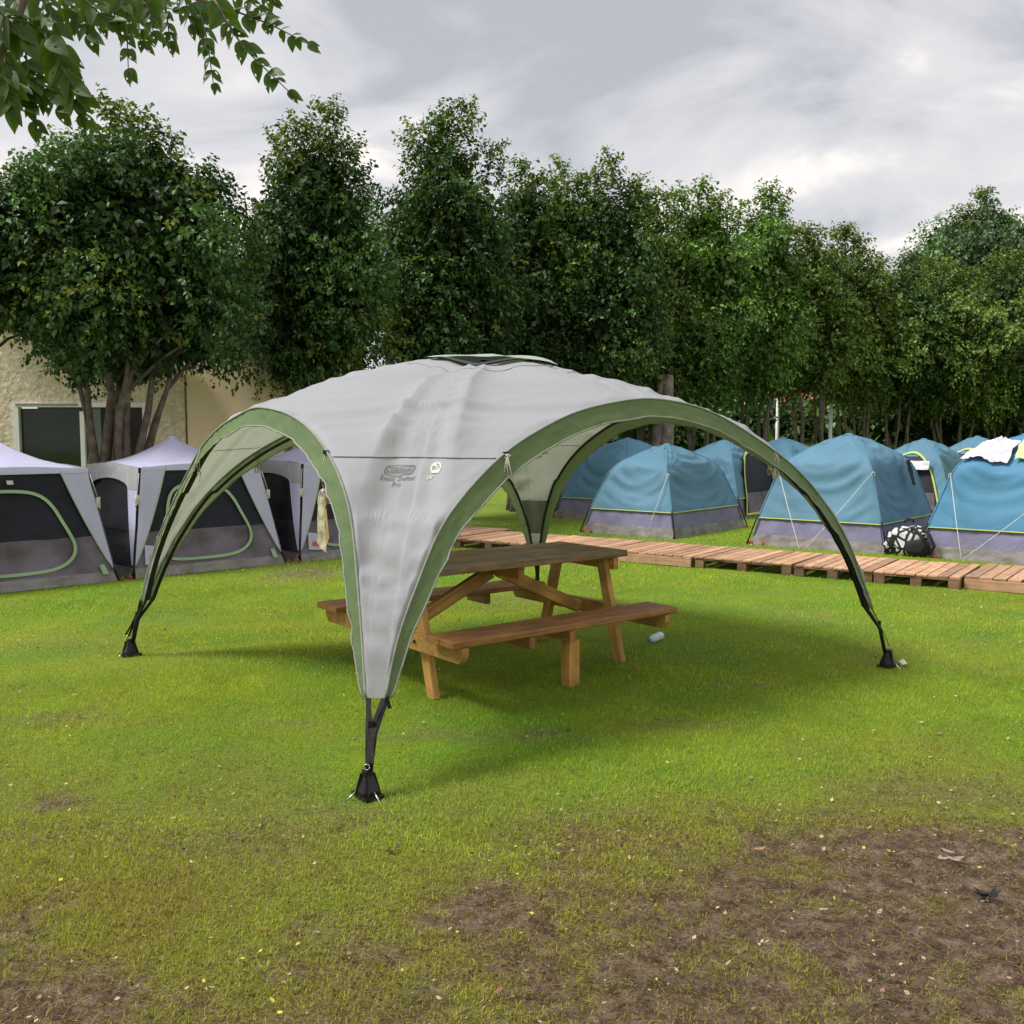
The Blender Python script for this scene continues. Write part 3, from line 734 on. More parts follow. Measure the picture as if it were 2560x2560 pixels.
TREES = [
 # px, depth, top_px, bottom_z, radius, leaves, size, kind, spikes[(dx, px_y, len)], base px, stems, label
 (10, 12.4, 395, 3.0, 1.35, 22000, .085, 'dark', [(-.3, 360, .4), (.35, 400, .3)], -330, 4, 'dark leafy tree cut off by the left edge in front of the stucco wall'),
 (345, 13.0, 285, 2.45, 1.50, 44000, .085, 'dark', [(-.42, 225, .6), (-.1, 250, .5), (.25, 270, .45), (.5, 300, .5), (-.8, 330, .4)], 268, 9, 'large round tree with many bare stems before the house window'),
 (795, 15.6, 330, 2.4, 1.32, 40000, .088, 'dark', [(-.5, 300, .5), (-.1, 270, .55), (.35, 240, .65), (.1, 300, .4), (.6, 330, .3)], 730, 6, 'tall dark tree rising behind the shelter\'s left arch, second big crown'),
 (1120, 18.0, 330, 2.10, 1.38, 42000, .092, 'dark', [(-.55, 300, .6), (0, 255, .7), (.3, 250, .75), (.75, 350, .4), (-.2, 280, .5)], 1100, 7, 'tallest tree of the row, directly behind the shelter roof vent'),
 (1305, 20.0, 440, 2.0, .85, 17000, .10, 'dark', [(-.05, 385, .75), (.3, 420, .5)], 1300, 5, 'slim dark tree just right of the tallest tree'),
 (1395, 20.8, 450, 2.0, .80, 16000, .10, 'fresh', [(-.1, 395, .75), (.3, 430, .5), (.1, 440, .4)], 1390, 5, 'slim brighter green tree with a pale tuft above the shelter\'s right roof slope'),
 (1515, 20.6, 470, 2.0, 1.02, 24000, .10, 'dark', [(-.4, 420, .6), (0, 375, 1.1), (.35, 450, .5), (.6, 440, .6)], 1425, 7, 'tree with a tall thin spire shoot above the right arch'),
 (1625, 22.2, 520, 2.2, .85, 16000, .105, 'warm', [(-.2, 455, .6), (.15, 470, .5)], 1640, 5, 'short olive tree squeezed between the spire tree and the twin topped tree'),
 (1740, 22.8, 500, 2.3, 1.10, 26000, .105, 'fresh', [(-.45, 455, .7), (.1, 445, .8), (.45, 480, .5)], 1760, 8, 'fresh green tree with twin tops above the central blue tents'),
 (1890, 24.0, 520, 2.6, 1.00, 22000, .11, 'fresh', [(-.35, 500, .6), (.05, 455, .9), (.35, 475, .6)], 1880, 8, 'tree with feathery leaning top above the shelter\'s right leg'),
 (2010, 25.5, 610, 2.8, 1.05, 20000, .11, 'warm', [(-.4, 555, .6), (0, 560, .6), (.3, 570, .5)], 2030, 8, 'olive brown tree with bare stems before the red roof'),
 (2120, 26.5, 620, 2.6, 1.05, 20000, .11, 'warm', [(-.4, 565, .6), (0, 560, .7), (.4, 590, .5)], 2140, 8, 'olive tree above the second blue tent\'s right slope'),
 (2235, 27.5, 680, 2.5, 1.15, 20000, .115, 'dark', [(-.4, 640, .5), (.2, 625, .6)], 2240, 8, 'low dark tree with yellow green tips left of the tall background tree'),
 (2370, 28.0, 690, 2.4, 1.45, 26000, .115, 'warm', [(-.5, 640, .6), (0, 650, .6), (.5, 665, .5)], 2380, 9, 'broad rounded tree above the blue tent with towels'),
 (2520, 28.5, 680, 2.2, 1.45, 24000, .115, 'dark', [(-.5, 635, .7), (0, 630, .7), (.4, 650, .6)], 2500, 9, 'dark tree at the right edge over thin crowded stems'),
 (2430, 40.0, 520, 4.5, 2.5, 26000, .17, 'blue', [(-.6, 520, .8), (.2, 475, .9), (.9, 540, .7)], 2430, 3, 'tall grey green tree standing above all others at far right'),
]
for i, (px, dep, tp, zb, R, nl, sz, kind, spk, bpx, ns, lb) in enumerate(TREES):
    c = at(px, 1085, dep); zt = at(px, tp, dep).z; zb = zb + (.05 if i > 7 else 0); bpos = at(bpx, 1085, dep)
    root = thing('ficus_tree' if i < 15 else 'broadleaf_tree', lb, 'tree', (bpos.x, dep, 0), 0, 'row of trees behind the tents')
    sp = [(sx, at(px, py, dep).z - (sl + .5), sl + .35) for sx, py, sl in spk]
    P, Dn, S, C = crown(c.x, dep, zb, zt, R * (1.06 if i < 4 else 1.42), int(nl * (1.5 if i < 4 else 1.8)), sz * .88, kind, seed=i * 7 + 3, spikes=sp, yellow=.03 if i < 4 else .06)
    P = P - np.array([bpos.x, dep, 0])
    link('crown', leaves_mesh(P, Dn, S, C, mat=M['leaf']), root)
    stems(i >= 4, bpos.x, dep, c.x, dep, zb, zt, R, ns if i < 8 else max(3, ns - 3), .075 if i in (1, 2, 3) else (.062 if i < 15 else .16), i + 20, M['bark'], root, root.location)
# thick pale trunks left of and behind the central blue tents
for k_, (px, py, dep, lb, wx) in enumerate(((1412, 1274, 20.0, 'pale gnarled leaning trunk left of the blue tents', .28), (1655, 1274, 21.0, 'thick pale fluted trunk seen through the shelter\'s right arch', .05))):
    b0 = at(px, 1085, dep)
    root = thing('pale_tree_trunk', lb, 'tree trunk', (b0.x, dep, 0))
    for j in range(4):
        mb = MB(); a = j * 1.57 + .4
        pts = [(b0.x + math.cos(a) * .10 * (1 + .5 * (1 - q)) + wx * q + nz(j * 3, q * 3 + k_) * .08, dep + math.sin(a) * .10, -.03 + q * 2.9) for q in np.linspace(0, 1, 9)]
        mb.add(*tube_geo(pts, [.12 * (1.25 - .4 * q) for q in np.linspace(0, 1, 9)], 9)); mb.build('trunk', M['barklight'], root, True, off=root.location)
# shrubs and broad leaved plants between and behind the trunks
def strap_plant(root, off, n, ln, wd, spread, col, seed, zc=.2):
    g = np.random.default_rng(seed); Vv, Ff, Cc = [], [], []; b_ = 0
    for i in range(n):
        a = g.uniform(0, 6.283); el = g.uniform(.5, 1.35); l_ = ln * g.uniform(.6, 1.1); w_ = wd * g.uniform(.7, 1.2)
        o_ = np.array([math.cos(a), math.sin(a), 0]); s_ = np.array([-math.sin(a), math.cos(a), 0])
        st = np.array([g.normal(0, spread), g.normal(0, spread * .6), zc * g.uniform(0, 1)])
        q = np.linspace(0, 1, 6); pts = st + np.outer(q * l_ * math.cos(el), o_) + np.outer(q * l_ * math.sin(el) - (q ** 2) * l_ * .55 * g.uniform(.4, 1), [0, 0, 1])
        ww = w_ * np.sin(np.clip(q * .92 + .08, 0, 1) * np.pi) ** .7
        Vv.append(np.stack([pts - s_ * ww[:, None], pts + np.array([0, 0, -.02]), pts + s_ * ww[:, None]], 1).reshape(-1, 3))
        for j in range(5):
            for m_ in range(2): Ff.append([b_ + j * 3 + m_, b_ + j * 3 + m_ + 1, b_ + (j + 1) * 3 + m_ + 1, b_ + (j + 1) * 3 + m_])
        Cc.append(np.tile(np.array(col) * g.uniform(.6, 1.3), (18, 1))); b_ += 18
    link('foliage', np_mesh('foliage', np.concatenate(Vv), np.array(Ff), M['shrub'], True, np.concatenate(Cc)), root)
SH = [(1640, 24, 26, 1.5, .09, .35, (.035, .07, .03), 'dark palm-like plant between the pale trunk and the beige wall'),
      (1720, 25, 22, 1.4, .08, .35, (.04, .075, .03), 'dark feathery plant in front of the beige boundary wall'),
      (1935, 28, 26, 2.4, .22, .5, (.16, .30, .035), 'bright banana-like plant left of the red roof'),
      (2010, 28.5, 26, 2.6, .24, .5, (.15, .27, .035), 'bright broad leaved plant below the red roof'),
      (2110, 29, 26, 2.2, .2, .6, (.12, .25, .035), 'bright green plant right of the pale posts'),
      (2180, 28, 24, 2.0, .18, .5, (.06, .12, .04), 'grey green plant behind the second blue tent'),
      (2235, 27, 26, 1.5, .12, .4, (.30, .32, .04), 'low yellow green bush right of the second blue tent peak'),
      (2330, 30, 26, 2.2, .2, .6, (.05, .10, .045), 'pale leaved plant behind the open tents'),
      (2440, 30, 26, 2.0, .18, .6, (.045, .09, .035), 'dim plant among the stems near the towels'),
      (1835, 27, 26, 1.9, .16, .5, (.05, .10, .03), 'dark bush behind the tent with the open door'),
      (1560, 26, 26, 2.2, .16, .6, (.04, .085, .025), 'dark bush behind the painted panel')]
for i, (px, dep, n, ln, wd, spd, col, lb) in enumerate(SH):
    p = at(px, 1085, dep); root = thing('garden_plant', lb, 'plant', (p.x, dep, 0), 0, 'garden plants behind the tree row')
    strap_plant(root, root.location, n, ln, wd, spd, col, 50 + i)
# dark hedge bushes closing the view under the crowns
for i in range(13):
    px = 1330 + i * 105; dep = 30 + (i % 3) * .5; p = at(px, 1085, dep)
    root = thing('hedge_bush', 'dense hedge bush in the line behind the tree trunks', 'bush', (p.x, dep, 0), 0, 'hedge behind the tree row')
    P, Dn, S, C = crown(0, 0, .2, 2.9 + (i % 4) * .35 + (0 if i not in (6, 7) else -.55), 1.25, 5200, .17, 'fresh' if i % 3 == 1 else 'dark', seed=200 + i, topw=.5)
    link('foliage', leaves_mesh(P, Dn, S, C, mat=M['leaf'], name='foliage'), root)
# ------------------------------------------------------------------ the event shelter
fA, fC, fD, fB = (Vector((-.639, 4.14, 0)), Vector((2.597, 6.527, 0)), Vector((.257, 9.444, 0)), Vector((-2.769, 6.86, 0)))
CEN = (fA + fB + fC + fD) / 4
KL = .168
AC_ = [(.131, .407), (.188, .603), (.283, .79), (.389, .953), (.476, 1.129), (.585, 1.234), (.747, 1.376), (.94, 1.511), (1.049, 1.569), (1.385, 1.707), (1.546, 1.745), (1.892, 1.80), (2.055, 1.805), (2.233, 1.786), (2.435, 1.758), (2.671, 1.678), (2.866, 1.587), (3.08, 1.485), (3.288, 1.36), (3.413, 1.26), (3.6, 1.063), (3.754, .85), (3.844, .617), (3.92, .403)]
AB_ = [(.125, .403), (.2, .595), (.294, .809), (.46, 1.171), (.535, 1.271), (.642, 1.381), (.841, 1.524), (1.079, 1.636), (1.373, 1.718), (1.828, 1.764), (2.335, 1.648), (2.633, 1.505), (2.855, 1.285), (3.11, 1.005), (3.274, .767), (3.352, .544), (3.385, .403)]
def smooth_profile(pts, length, M_=81, sym=False):
    p = np.array(pts); p = np.vstack([p])
    d = np.r_[0, np.cumsum(np.hypot(*np.diff(p, axis=0).T))]
    u = np.linspace(0, d[-1], 400)
    q = np.stack([np.interp(u, d, p[:, 0]), np.interp(u, d, p[:, 1])], 1)
    for _ in range(160):
        q[1:-1] = q[1:-1] * .5 + (q[:-2] + q[2:]) * .25
    d = np.r_[0, np.cumsum(np.hypot(*np.diff(q, axis=0).T))]
    u = np.linspace(0, d[-1], M_)
    q = np.stack([np.interp(u, d, q[:, 0]), np.interp(u, d, q[:, 1])], 1)
    if sym:
        r = q[::-1].copy(); r[:, 0] = length - r[:, 0]; q = (q + r) / 2
    return q
def arch_curve(P, Q, prof):
    d = (Q - P).normalized(); n = Vector((-d.y, d.x, 0))
    if n.dot(CEN - (P + Q) / 2) < 0: n = -n
    return [P + d * s + n * (KL * z) + Vector((0, 0, z)) for s, z in prof], d, n
MA = 121
lAC, lAB = (fC - fA).length, (fB - fA).length
pAC = smooth_profile(AC_, lAC, MA); pAB = smooth_profile(AB_, lAB, MA)
sy = smooth_profile(AC_, lAC, MA, True)
def scaled(L_): q = sy.copy(); q[:, 0] *= L_ / lAC; q[:, 1] = .405 + (q[:, 1] - .405) * (1.79 - .405) / (sy[:, 1].max() - .405); return q
pBA = pAB[::-1].copy(); pBA[:, 0] = lAB - pBA[:, 0]
ARCH = [arch_curve(fA, fC, pAC), arch_curve(fC, fD, scaled((fD - fC).length)), arch_curve(fD, fB, scaled((fB - fD).length)), arch_curve(fB, fA, pBA)]
CORN = [fA, fC, fD, fB]
APEX = 2.15
ctl = np.array([(0, APEX), (.1, APEX - .03), (.2, 2.075), (.3, 2.02), (.385, 1.96), (.47, 1.875), (.54, 1.79), (.62, 1.675), (.69, 1.52), (.80, 1.19), (.90, .80), (.958, .40), (1.0, .08)])
qq = np.linspace(0, 1, 400); zz_ = np.interp(qq, ctl[:, 0], ctl[:, 1])
for _ in range(260): zz_[1:-1] = zz_[1:-1] * .5 + (zz_[:-2] + zz_[2:]) * .25
arc_ = np.r_[0, np.cumsum(np.hypot(np.diff(qq * 2.55), np.diff(zz_)))]
def q_of_z(z): return float(np.interp(-z, -zz_, qq))
loop = []      # (point, kind, index)
LEGN = 7
for k in range(4):
    cur = ARCH[k][0]
    loop += [(p, 'arch', k) for p in cur]
    nxt = ARCH[(k + 1) % 4][0][0]
    for j in range(1, LEGN): loop.append((cur[-1].lerp(nxt, j / LEGN), 'leg', (k + 1) % 4))
NT = len(loop); NR = 118
cen3 = Vector((CEN.x, CEN.y, 0))
def leg_dirs():
    return [((c - cen3).normalized()) for c in CORN]
LD = leg_dirs()
def vent_dip(x_, y_):
    r_ = math.hypot(x_, y_)
    if r_ < 1e-6: return 0.0
    c_ = max(0.0, (x_ * LD[0].x + y_ * LD[0].y) / r_)
    cC = max(0.0, (x_ * LD[1].x + y_ * LD[1].y) / r_); cB = max(0.0, (x_ * LD[3].x + y_ * LD[3].y) / r_)
    sk = math.sin(min(1.0, r_ / 2.1) * math.pi)
    return .050 * c_ ** 3 * math.sin(min(1.0, r_ / 1.15) * math.pi) + (.060 * cC ** 3 - .035 * cB ** 3) * sk
def surf(b, f):
    """point at fraction f of the way from the apex to boundary point b"""
    qm = q_of_z(b.z); am = float(np.interp(qm, qq, arc_)); q = float(np.interp(f * am, arc_, qq))
    z = float(np.interp(q, qq, zz_)); s = q / qm
    w = min(1, max(0, (b.z - 1.2) / .55))
    # straighten the slope towards the arch tops
    zs = APEX - (APEX - b.z) * (s ** 1.25)
    z = z * (1 - .75 * w) + zs * .75 * w
    x_, y_ = (b.x - CEN.x) * s, (b.y - CEN.y) * s
    return Vector((CEN.x + x_, CEN.y + y_, z - vent_dip(x_, y_)))
G = [[surf(b, j / (NR - 1)) for b, _, _ in loop] for j in range(NR)]
SEAMP = []
for k in range(4):
    cp, cu = ARCH[(k - 1) % 4][0][MA // 2:], ARCH[k][0][:MA // 2]
    SEAMP.append((min(cp, key=lambda p: abs(p.z - 1.5)), min(cu, key=lambda p: abs(p.z - 1.5))))
RL = [sum((G[j + 8][i] - G[j][i]).length for j in range(0, NR - 8, 8)) for i in range(NT)]
def wrinkle(p, fr, rlen):
    rel = p - cen3; rel.z = 0
    k = max(range(4), key=lambda i: rel.dot(LD[i])); d = LD[k]
    a = rel.dot(d); b_ = rel.dot(Vector((-d.y, d.x, 0)))
    other = sorted((rel.dot(e_) for e_ in LD), reverse=True)[1]
    w = min(1, max(0, (a - other) / .22)); w = w * w * (3 - 2 * w)
    edge = min(1, (1 - fr) * rlen / .06)
    slope = a + b_ * .10 + .06 * math.sin(b_ * 2.2 + k)
    f1 = nz(slope * 8 + k * 7, b_ * .35, 3.3); f2 = nz(slope * 16, b_ * .5 + k, 9.1)
    amp = .016 + .026 * min(1, max(0, (2.1 - p.z) / .5))
    hr = ((1 - abs(f1) * 2.2) * .65 + f2 * .5) * amp
    for s_, (q1, q2) in enumerate((SEAMP[k], SEAMP[k][::-1])):
        v_ = p - q1; dist = v_.length; al = (q2 - q1).normalized()
        x_ = v_.dot(al); y_ = math.sqrt(max(0.0, dist * dist - x_ * x_)); ph = math.atan2(y_, x_)
        cr = 1 - abs(nz(ph * 9 + k * 5 + s_ * 11, dist * .25, 4.4)) * 3.0
        hr += .022 * cr * math.exp(-dist / .60 - (ph / .6) ** 2) * min(1, dist / .25)
    g1_ = nz(p.z * 7.5 + 2.0 * b_ + k * 3, b_ * 1.6, 1.7); g2_ = nz(p.z * 12 - b_ * 6, b_ * 3 + p.z * 2, 6.1); g3_ = nz(p.z * 3.2 - b_ * 3, b_ * 2.5, 12.0)
    hl = (1 - abs(g1_) * 2.4) * .020 + (1 - abs(g2_) * 2.4) * .010 + g3_ * .018
    if p.z > 1.2: hl *= .3
    t_ = min(1, max(0, (p.z - 1.48) / .2)); t_ = t_ * t_ * (3 - 2 * t_)
    return (hl * (1 - t_) + hr * t_) * (.1 + .9 * w) * edge
HW = np.zeros((NR, NT))
for j in range(1, NR - 1):
    for i in range(NT): HW[j, i] = wrinkle(G[j][i], j / (NR - 1), RL[i])
for _ in range(1):
    H2 = HW.copy(); H2[1:-1] = .25 * HW[:-2] + .5 * HW[1:-1] + .25 * HW[2:]; HW = H2
HW *= 1.05; HW[0] = 0; HW[-1] = 0
SV = []
for j in range(NR):
    for i in range(NT):
        p = G[j][i]
        if 0 < j < NR - 1:
            dv = G[j + 1][i] - G[j - 1][i]; rad = Vector((p.x - CEN.x, p.y - CEN.y, 0)).normalized()
            n_ = (rad * -dv.z + Vector((0, 0, 1)) * dv.dot(rad)).normalized()
            p = p + n_ * float(HW[j, i])
        SV.append(p)
VENT_R = 3
faces, fm = [], []
for j in range(NR - 1):
    for i in range(NT):
        i2 = (i + 1) % NT
        c_ = (SV[j * NT + i] + SV[(j + 1) * NT + i2]) / 2
        rel = c_ - cen3; rel.z = 0
        dk = max(range(4), key=lambda q_: rel.dot(LD[q_]))
        m_ = 0
        u_ = rel.dot(LD[0]); side_ = rel - LD[0] * u_
        if .03 < u_ < .46 and side_.length < (.46 - u_) * .80: continue      # the open vent
        faces.append((j * NT + i, (j + 1) * NT + i, (j + 1) * NT + i2, j * NT + i2)); fm.append(m_)
shelter = thing('event_shelter', 'open sided grey dome shelter with green arched edges over the picnic table', 'shelter', (CEN.x, CEN.y, 0))
SO = shelter.location.copy()
smb = MB(); smb.v = [tuple(p) for p in SV]; smb.f = faces; smb.m = fm
canopy = smb.build('canopy', [M['grey'], M['greypanel']], shelter, True, off=SO)
canopy['label'] = 'silver grey domed canopy cloth'
bvh = BVHTree.FromPolygons([tuple(p) for p in SV], faces)
# green bands along the arches, with piping, and poles
for k in range(4):
    cur, d, n = ARCH[k]
    hem = []
    NB = 5
    rows = [[] for _ in range(NB)]
    for i, p in enumerate(cur):
        t_ = (cur[min(i + 1, MA - 1)] - cur[max(i - 1, 0)]).normalized()
        plane_n = (n + Vector((0, 0, 0))).normalized()
        inner = t_.cross(plane_n); inner.normalize()
        if inner.dot(Vector(((cur[0] + cur[-1]) / 2)) + Vector((0, 0, .5)) - p) < 0: inner = -inner
        f = min(1, max(0, (p.z - .40) / 1.1))
        w = .012 + .088 * f ** .5
        w *= 1 + .10 * nz(i * .21 + k * 9, k)
        for j in range(NB):
            s = j / (NB - 1)
            wob = .012 * nz(i * .33, s * 2 + k * 5) * math.sin(s * math.pi) + .014 * nz(i * .5 + s * 3, k * 3.3) * s + .008 * nz(i * .9 + s * 6, k)
            rows[j].append(p + inner * (w * s) - n * (w * s * .42 + wob) + (Vector((0, 0, .003)) if j == 0 else Vector()))
    mb = MB(); mb.add([q for r_ in rows for q in r_], grid_faces(MA, NB)); mb.build('arch_band', M['band'], shelter, True, off=SO)
    mb = MB(); mb.add(*tube_geo(rows[-1], .005, 5)); mb.build('hem_piping', M['piping'], shelter, True, off=SO)
    mb = MB(); mb.add(*tube_geo([p - n * .004 + Vector((0, 0, .004)) for p in cur], .006, 5)); mb.build('arch_seam', M['seamlight'], shelter, True, off=SO)
    # pole under the seam, from foot to foot
    P, Q = CORN[k], CORN[(k + 1) % 4]
    ctr = [(Vector((CEN.x, CEN.y, p.z)) - p).normalized() for p in cur]
    inn = [p + c3 * .034 - Vector((0, 0, .024 if p.z > 1.2 else .0)) for p, c3 in zip(cur, ctr)]
    a0 = P + d * .018 + n * .012 + Vector((0, 0, .09)); a1 = Q - d * .018 + n * .012 + Vector((0, 0, .09))
    mb = MB(); mb.add(*tube_geo([a0, a0 + Vector(((inn[0].x - a0.x) * .28, (inn[0].y - a0.y) * .28, (inn[0].z - a0.z) * .55))] + inn + [a1 + Vector(((inn[-1].x - a1.x) * .28, (inn[-1].y - a1.y) * .28, (inn[-1].z - a1.z) * .55)), a1], .012, 7)); mb.build('pole', M['black'], shelter, True, off=SO)
    # black sleeve tape on the inner side of the pole
    mb = MB(); V_ = []
    for p, c3 in zip(inn, ctr): V_ += [p + c3 * .012 - n * .010, p + c3 * .012 + n * .012]
    mb.add(V_, [(2 * i, 2 * i + 1, 2 * i + 3, 2 * i + 2) for i in range(len(inn) - 1)]); mb.build('pole_sleeve', M['strap'], shelter, True, off=SO)
# horizontal seams across the legs, feet, straps, guy lines
def ray_at_z(b, z):
    lo, hi = 0.0, 1.0
    for _ in range(28):
        m_ = (lo + hi) / 2
        if surf(b, m_).z > z: lo = m_
        else: hi = m_
    return surf(b, lo)
def on_surf(p, outward, lift=.004):
    h = bvh.ray_cast(p + outward * .5, -outward, 1.2)
    return (h[0] + outward * lift) if h[0] else p
LEGP = []
for k in range(4):
    cur_prev = ARCH[(k - 1) % 4][0]; cur = ARCH[k][0]
    out = LD[k]
    pa = max([p for p in cur_prev[MA // 2:] if p.z < 1.50], key=lambda p: p.z); pb = max([p for p in cur[:MA // 2] if p.z < 1.50], key=lambda p: p.z)
    pts = [on_surf(pa.lerp(pb, s), out, .005) for s in np.linspace(.02, .98, 60)]
    mb = MB(); mb.add(*tube_geo(pts, .0035, 4)); mb.build('leg_seam', M['seam'], shelter, True, off=SO)
    LEGP.append((pa, pb, out))
    # lower seam
    # boot, plate, pegs
    c = CORN[k]
    yaw = math.atan2(out.y, out.x)
    boot = MB(); ring = [(.052, .012), (.050, .03), (.036, .065), (.026, .095), (.024, .118)]
    V_ = []; F_ = []
    for r_, z_ in ring:
        for q in range(12):
            a = 6.283 * q / 12; rr_b = r_ * (1.0 + .12 * math.cos(4 * a))
            V_.append((c.x + math.cos(a + yaw) * rr_b, c.y + math.sin(a + yaw) * rr_b, z_))
    F_ = grid_faces(12, len(ring), True) + [tuple(range(48, 60))]
    boot.add(V_, F_)
    for q in range(4):
        a = yaw + q * 1.5708 + .4
        boot.add(*bar_geo((c.x + math.cos(a) * .053, c.y + math.sin(a) * .053, .016), (c.x + math.cos(a) * .028, c.y + math.sin(a) * .028, .105), .006, .01))
    bo = boot.build('foot_boot', M['plasticblk'], shelter, False, off=SO)
    pm = MB(); pm.add(*box_geo((c.x, c.y, .008), (.13, .10, .012), Matrix.Rotation(yaw + .785, 3, 'Z'))); pm.build('base_plate', M['plasticblk'], bo, off=SO)
    for sg in (-1, 1):
        dpt = Vector((math.cos(yaw + sg * .9), math.sin(yaw + sg * .9), 0))
        pm = MB(); pm.add(*tube_geo([c + dpt * .055 + Vector((0, 0, .032)), c + dpt * .105 + Vector((0, 0, -.01))], .004, 6)); pm.build('peg', M['steel'], bo, True, off=SO)
    # webbing: a Y of straps with a buckle, ring and loose tail
    e0, e1 = cur_prev[-1], cur[0]; side = (e1 - e0).normalized()
    o_ = out * .010
    bk = (e0 + e1) / 2 * .62 + c * .38; bk.z = .30; bk += o_
    rg = Vector((c.x, c.y, .135)) + o_
    def ribbon(pts, w, name, mat, par):
        V_ = []
        for p in pts: V_ += [p - side * w / 2, p + side * w / 2]
        mb = MB(); mb.add(V_, [(2 * i, 2 * i + 1, 2 * i + 3, 2 * i + 2) for i in range(len(pts) - 1)]); return mb.build(name, mat, par, True, off=SO)
    st = ribbon([e0 + side * .008 + o_ * .3, bk - side * .004], .02, 'strap', M['strap'], shelter)
    ribbon([e1 - side * .008 + o_ * .3, bk + side * .004 + o_ * .1], .02, 'strap', M['strap'], shelter)
    ribbon([bk, bk.lerp(rg, .5) + o_ * .1, rg], .018, 'strap', M['strap'], shelter)
    ribbon([bk + o_ * .2 + side * .006, bk.lerp(rg, .45) + o_ * .4 + side * .010, bk.lerp(rg, .9) + o_ * .5 + side * .024], .018, 'strap_tail', M['strap'], shelter)
    ribbon([e1 + side * .004 + Vector((0, 0, .01)), e1 + side * .02 - Vector((0, 0, .05))], .018, 'strap_tail', M['strap'], shelter)
    mb = MB(); mb.add(*box_geo(bk + o_ * .2, (.028, .012, .034), Matrix.Rotation(math.atan2(side.y, side.x), 3, 'Z'))); mb.build('buckle', M['plasticblk'], shelter, off=SO)
    mb = MB(); mb.add(*tube_geo([rg + side * (.013 * math.cos(a)) + Vector((0, 0, .013 * math.sin(a))) for a in np.linspace(0, 6.283, 13)], .0025, 5)); mb.build('ring', M['steel'], shelter, True, off=SO)
# darker cloth panel across the inside of the rear leg
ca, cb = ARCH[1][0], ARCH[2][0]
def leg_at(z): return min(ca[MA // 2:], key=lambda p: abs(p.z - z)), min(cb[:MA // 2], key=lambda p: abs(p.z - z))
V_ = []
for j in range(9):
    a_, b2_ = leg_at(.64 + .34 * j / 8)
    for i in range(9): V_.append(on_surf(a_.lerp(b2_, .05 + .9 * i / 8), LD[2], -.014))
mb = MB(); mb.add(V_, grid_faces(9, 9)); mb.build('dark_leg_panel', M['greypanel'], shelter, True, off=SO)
# guy lines bundled up on the arches
def rope_bundle(p, out, drop, seed, big=1.0):
    rr = random.Random(seed); mb = MB()
    for s in (-.006, .008):
        mb.add(*tube_geo([p + Vector((s, 0, 0)), p + out * .03 + Vector((s * 1.5, 0, -drop * .5)), p + out * .02 + Vector((s * .5, 0, -drop))], .0032, 5))
    e_ = p + out * .02 + Vector((0, 0, -drop)); side = Vector((-out.y, out.x, 0))
    for j in range(int(4 * big)):
        L_ = .05 * big * rr.uniform(.7, 1.2); th = rr.uniform(-.9, .9)
        ax = (side * math.sin(th) + Vector((0, 0, -math.cos(th))) + out * rr.uniform(-.3, .3)).normalized(); bx_ = ax.cross(out).normalized()
        mb.add(*tube_geo([e_ + ax * (L_ * (1 - math.cos(a)) * .5) + bx_ * (math.sin(a) * .014 * big) + out * (.004 * j - .006) for a in np.linspace(0, 6.283, 11)], .0035, 5))
    mb.add(*tube_geo([e_ - side * .014, e_ + side * .014], .009 * big, 6))
    return mb.build('guy_rope', M['rope'], shelter, True, off=SO)
def arch_pt(k, px):
    best = min(ARCH[k][0], key=lambda p: abs(1280 + FPX * p.x / (p.y * math.cos(PITCH) - (p.z - CAM_H) * math.sin(PITCH)) - px)); return best
def proj(p):
    c, s = math.cos(PITCH), math.sin(PITCH); d = p.y * c - (p.z - CAM_H) * s; u = (p.z - CAM_H) * c + p.y * s
    return 1280 + FPX * p.x / d, 1280 - FPX * u / d
def seam_pt(k, half, z):
    ps = ARCH[k][0][:MA // 2] if half == 0 else ARCH[k][0][MA // 2:]
    return min(ps, key=lambda p: abs(p.z - z))
outn = [-a_[2] for a_ in ARCH]
rope_bundle(seam_pt(0, 0, 1.50), outn[0], .02, 1, .4)
mb = MB(); p_ = seam_pt(0, 0, 1.50) + outn[0] * .02
for s in (-.012, .0, .014):
    mb.add(*tube_geo([p_, p_ + Vector((s, -.02, -.07)), p_ + Vector((s * 2.2 + .01, -.02, -.13 - 3 * abs(s)))], .003, 5))
mb.build('guy_rope', M['rope'], shelter, True, off=SO)
rope_bundle(seam_pt(0, 1, 1.50), outn[0], .12, 2, 1.25)
rope_bundle(seam_pt(1, 0, 1.46), outn[1], .10, 3, 1.2)
rope_bundle(seam_pt(3, 0, 1.50), outn[3], .16, 4, 1.1)
rope_bundle(seam_pt(3, 1, 1.50), outn[3], .20, 5, 1.6)
rope_bundle(seam_pt(2, 1, 1.48), outn[2], .12, 6, 1.1)
for k, z in ((0, 0), (3, 1)):
    q = seam_pt(k, z, 1.50); mb = MB(); mb.add(*box_geo(q + outn[k] * .008, (.03, .012, .02))); mb.build('pole_clip', M['plasticblk'], shelter, off=SO)
